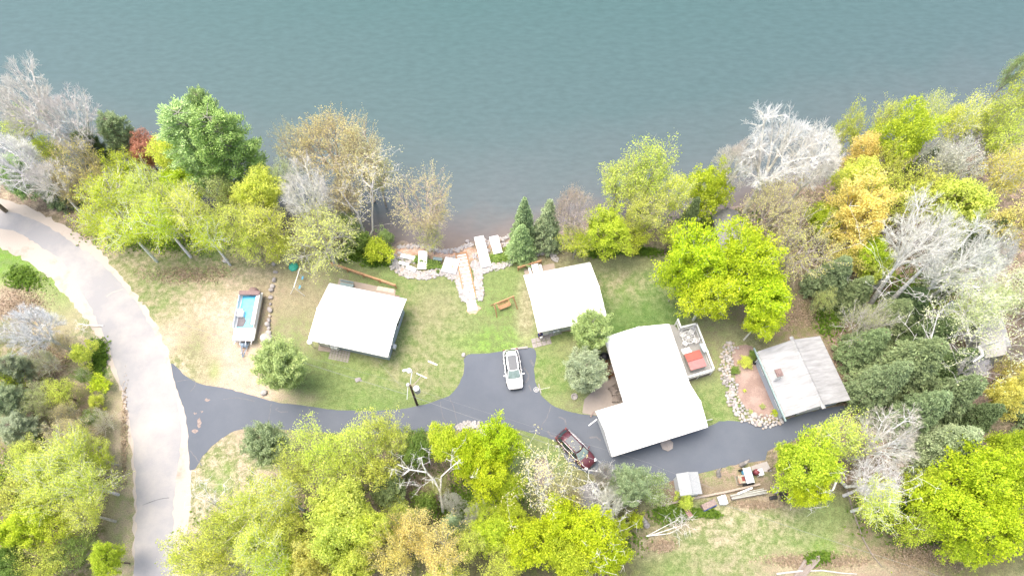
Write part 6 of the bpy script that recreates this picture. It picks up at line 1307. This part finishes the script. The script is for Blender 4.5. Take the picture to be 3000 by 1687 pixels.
def tuft(p,label,m,h=.9,r_=.55,n=160,seed=0):
    r=np.random.default_rng(seed); q=N(*p,.3); a=r.uniform(0,6.28,n); s=np.zeros((n,3)); s[:,0]=np.cos(a)*.1;s[:,1]=np.sin(a)*.1; e=np.stack([np.cos(a)*r_*r.random(n),np.sin(a)*r_*r.random(n),h*r.uniform(.3,1,n)],1); v,f=tubes(s,e,np.full(n,.018),np.full(n,.006),3)
    o=link('ornamental_grass',npmesh('grass_tuft',v,f,M[m])); o.location=(q.x,q.y,.0); tag(o,label,'grass')
tuft((1776,1068),'upper rusty brown ornamental grass clump against the cottage wall','dryg',1.0,.65,220,1); tuft((1783,1098),'lower rusty brown ornamental grass clump beside adirondack chairs','dryg',1.1,.8,260,2); tuft((1769,1085),'straw pale ornamental grass between rusty clumps and shrub','hay',.6,.8,160,3)
for (x,y,s,lf,lab) in ((2272,1207,.55,'lime','round green shrub inside the mulch bed'),(2182,1142,.25,'yellow','tiny yellow-green plant in the mulch bed'),(2152,1085,.7,'green','green perennial clump at the mulch bed edge'),(2208,1040,.9,'green','green bush at garage northwest corner'),(2185,1060,1.0,'yg','yellow-green low bush above the mulch bed'),(2235,1190,.4,'olive','dull green plant in lower mulch bed'),(2200,1205,.4,'olive','dull plant beside white mulch boulder'),(1450,1140,0,'',''),(1460,745,0,'',''),(1283,793,.35,'green','small round shrub below the square platform'),(1168,845,.0,'green','')):
    if not s: continue
    q=N(x,y,.3); pr_=proto('shrub',0); t=empty('leafy_shrub',(q.x,q.y,0),random.random()*6,lab,'shrub'); t.scale=(s/2,s/2,s/2.4); a=link('trunk',pr_[0],t); a.color=(.15,.1,.07,1); b=link('crown',pr_[1],t); b.color=(*LC[lf],1)
# uncountable ground plants: low leafy cover in woods and beds, dead leaves
def cover(name,label,areas,size,cols,seed,zr=.35,thresh=0):
    r=np.random.default_rng(seed); C_=[]
    for (x,y,rx,ry,n) in areas:
        a=r.uniform(0,6.283,n); q=np.sqrt(r.random(n)); clump=r.normal(0,1,(max(4,n//60),2)); k=r.integers(0,len(clump),n)
        xx=x+rx*(.55*q*np.cos(a)+.38*clump[k,0]*.7); yy=y+ry*(.55*q*np.sin(a)+.38*clump[k,1]*.7); 
        for u,v_ in zip(xx,yy): p=V(u,v_,0); C_.append((p.x,p.y,float(gz(p.x,p.y))+r.random()*zr))
    C_=np.array(C_); C_=C_[C_[:,2]>WL-.05]; v,f,sh=leaves(C_,1,.05,size,r,.8); o=link(name,npmesh(name,v,f,LEAF,sh)); o.color=(*cols,1); tag(o,label,'plants' if 'plant' in name else 'litter',kind='stuff')
cover('bank_plants','bright green ground plants on the lake bank',[(1265,650,22,14,1300),(1290,625,26,14,1200),(1245,652,14,12,500),(1075,660,30,10,700),(1050,650,20,8,300),(1100,672,40,8,500)],.13,LC['green'],5)
cover('wood_plants','low green undergrowth plants in the woods',[(880,640,70,22,1600),(950,660,50,14,900),(1500,630,80,20,1800),(1620,635,60,14,900),(1200,1280,160,90,2500),(1700,1290,60,28,1800),(1770,1290,40,16,700),(100,1200,120,160,3500),(2300,750,160,90,2500),(60,700,60,40,900),(250,900,30,70,1200),(2090,800,50,60,900),(1470,1360,160,60,1500),(2060,1402,40,22,700),(700,1330,250,90,2500),(2300,1300,160,90,2500),(420,600,220,50,2500),(1800,560,160,60,1500)],.15,(.14,.24,.03),6)
cover('dry_grass','dry straw coloured grass and dead leaves',[(60,780,90,60,2600),(120,900,90,70,2200),(310,1100,14,200,500),(1660,1370,50,24,600),(2060,1410,160,24,2200),(1060,1240,60,40,1500),(2000,790,90,40,1600),(2120,920,30,90,1300),(1900,1270,90,14,600),(2330,1400,140,40,2000),(480,690,160,30,1500)],.10,(.42,.34,.25),7,.15)
#@@END
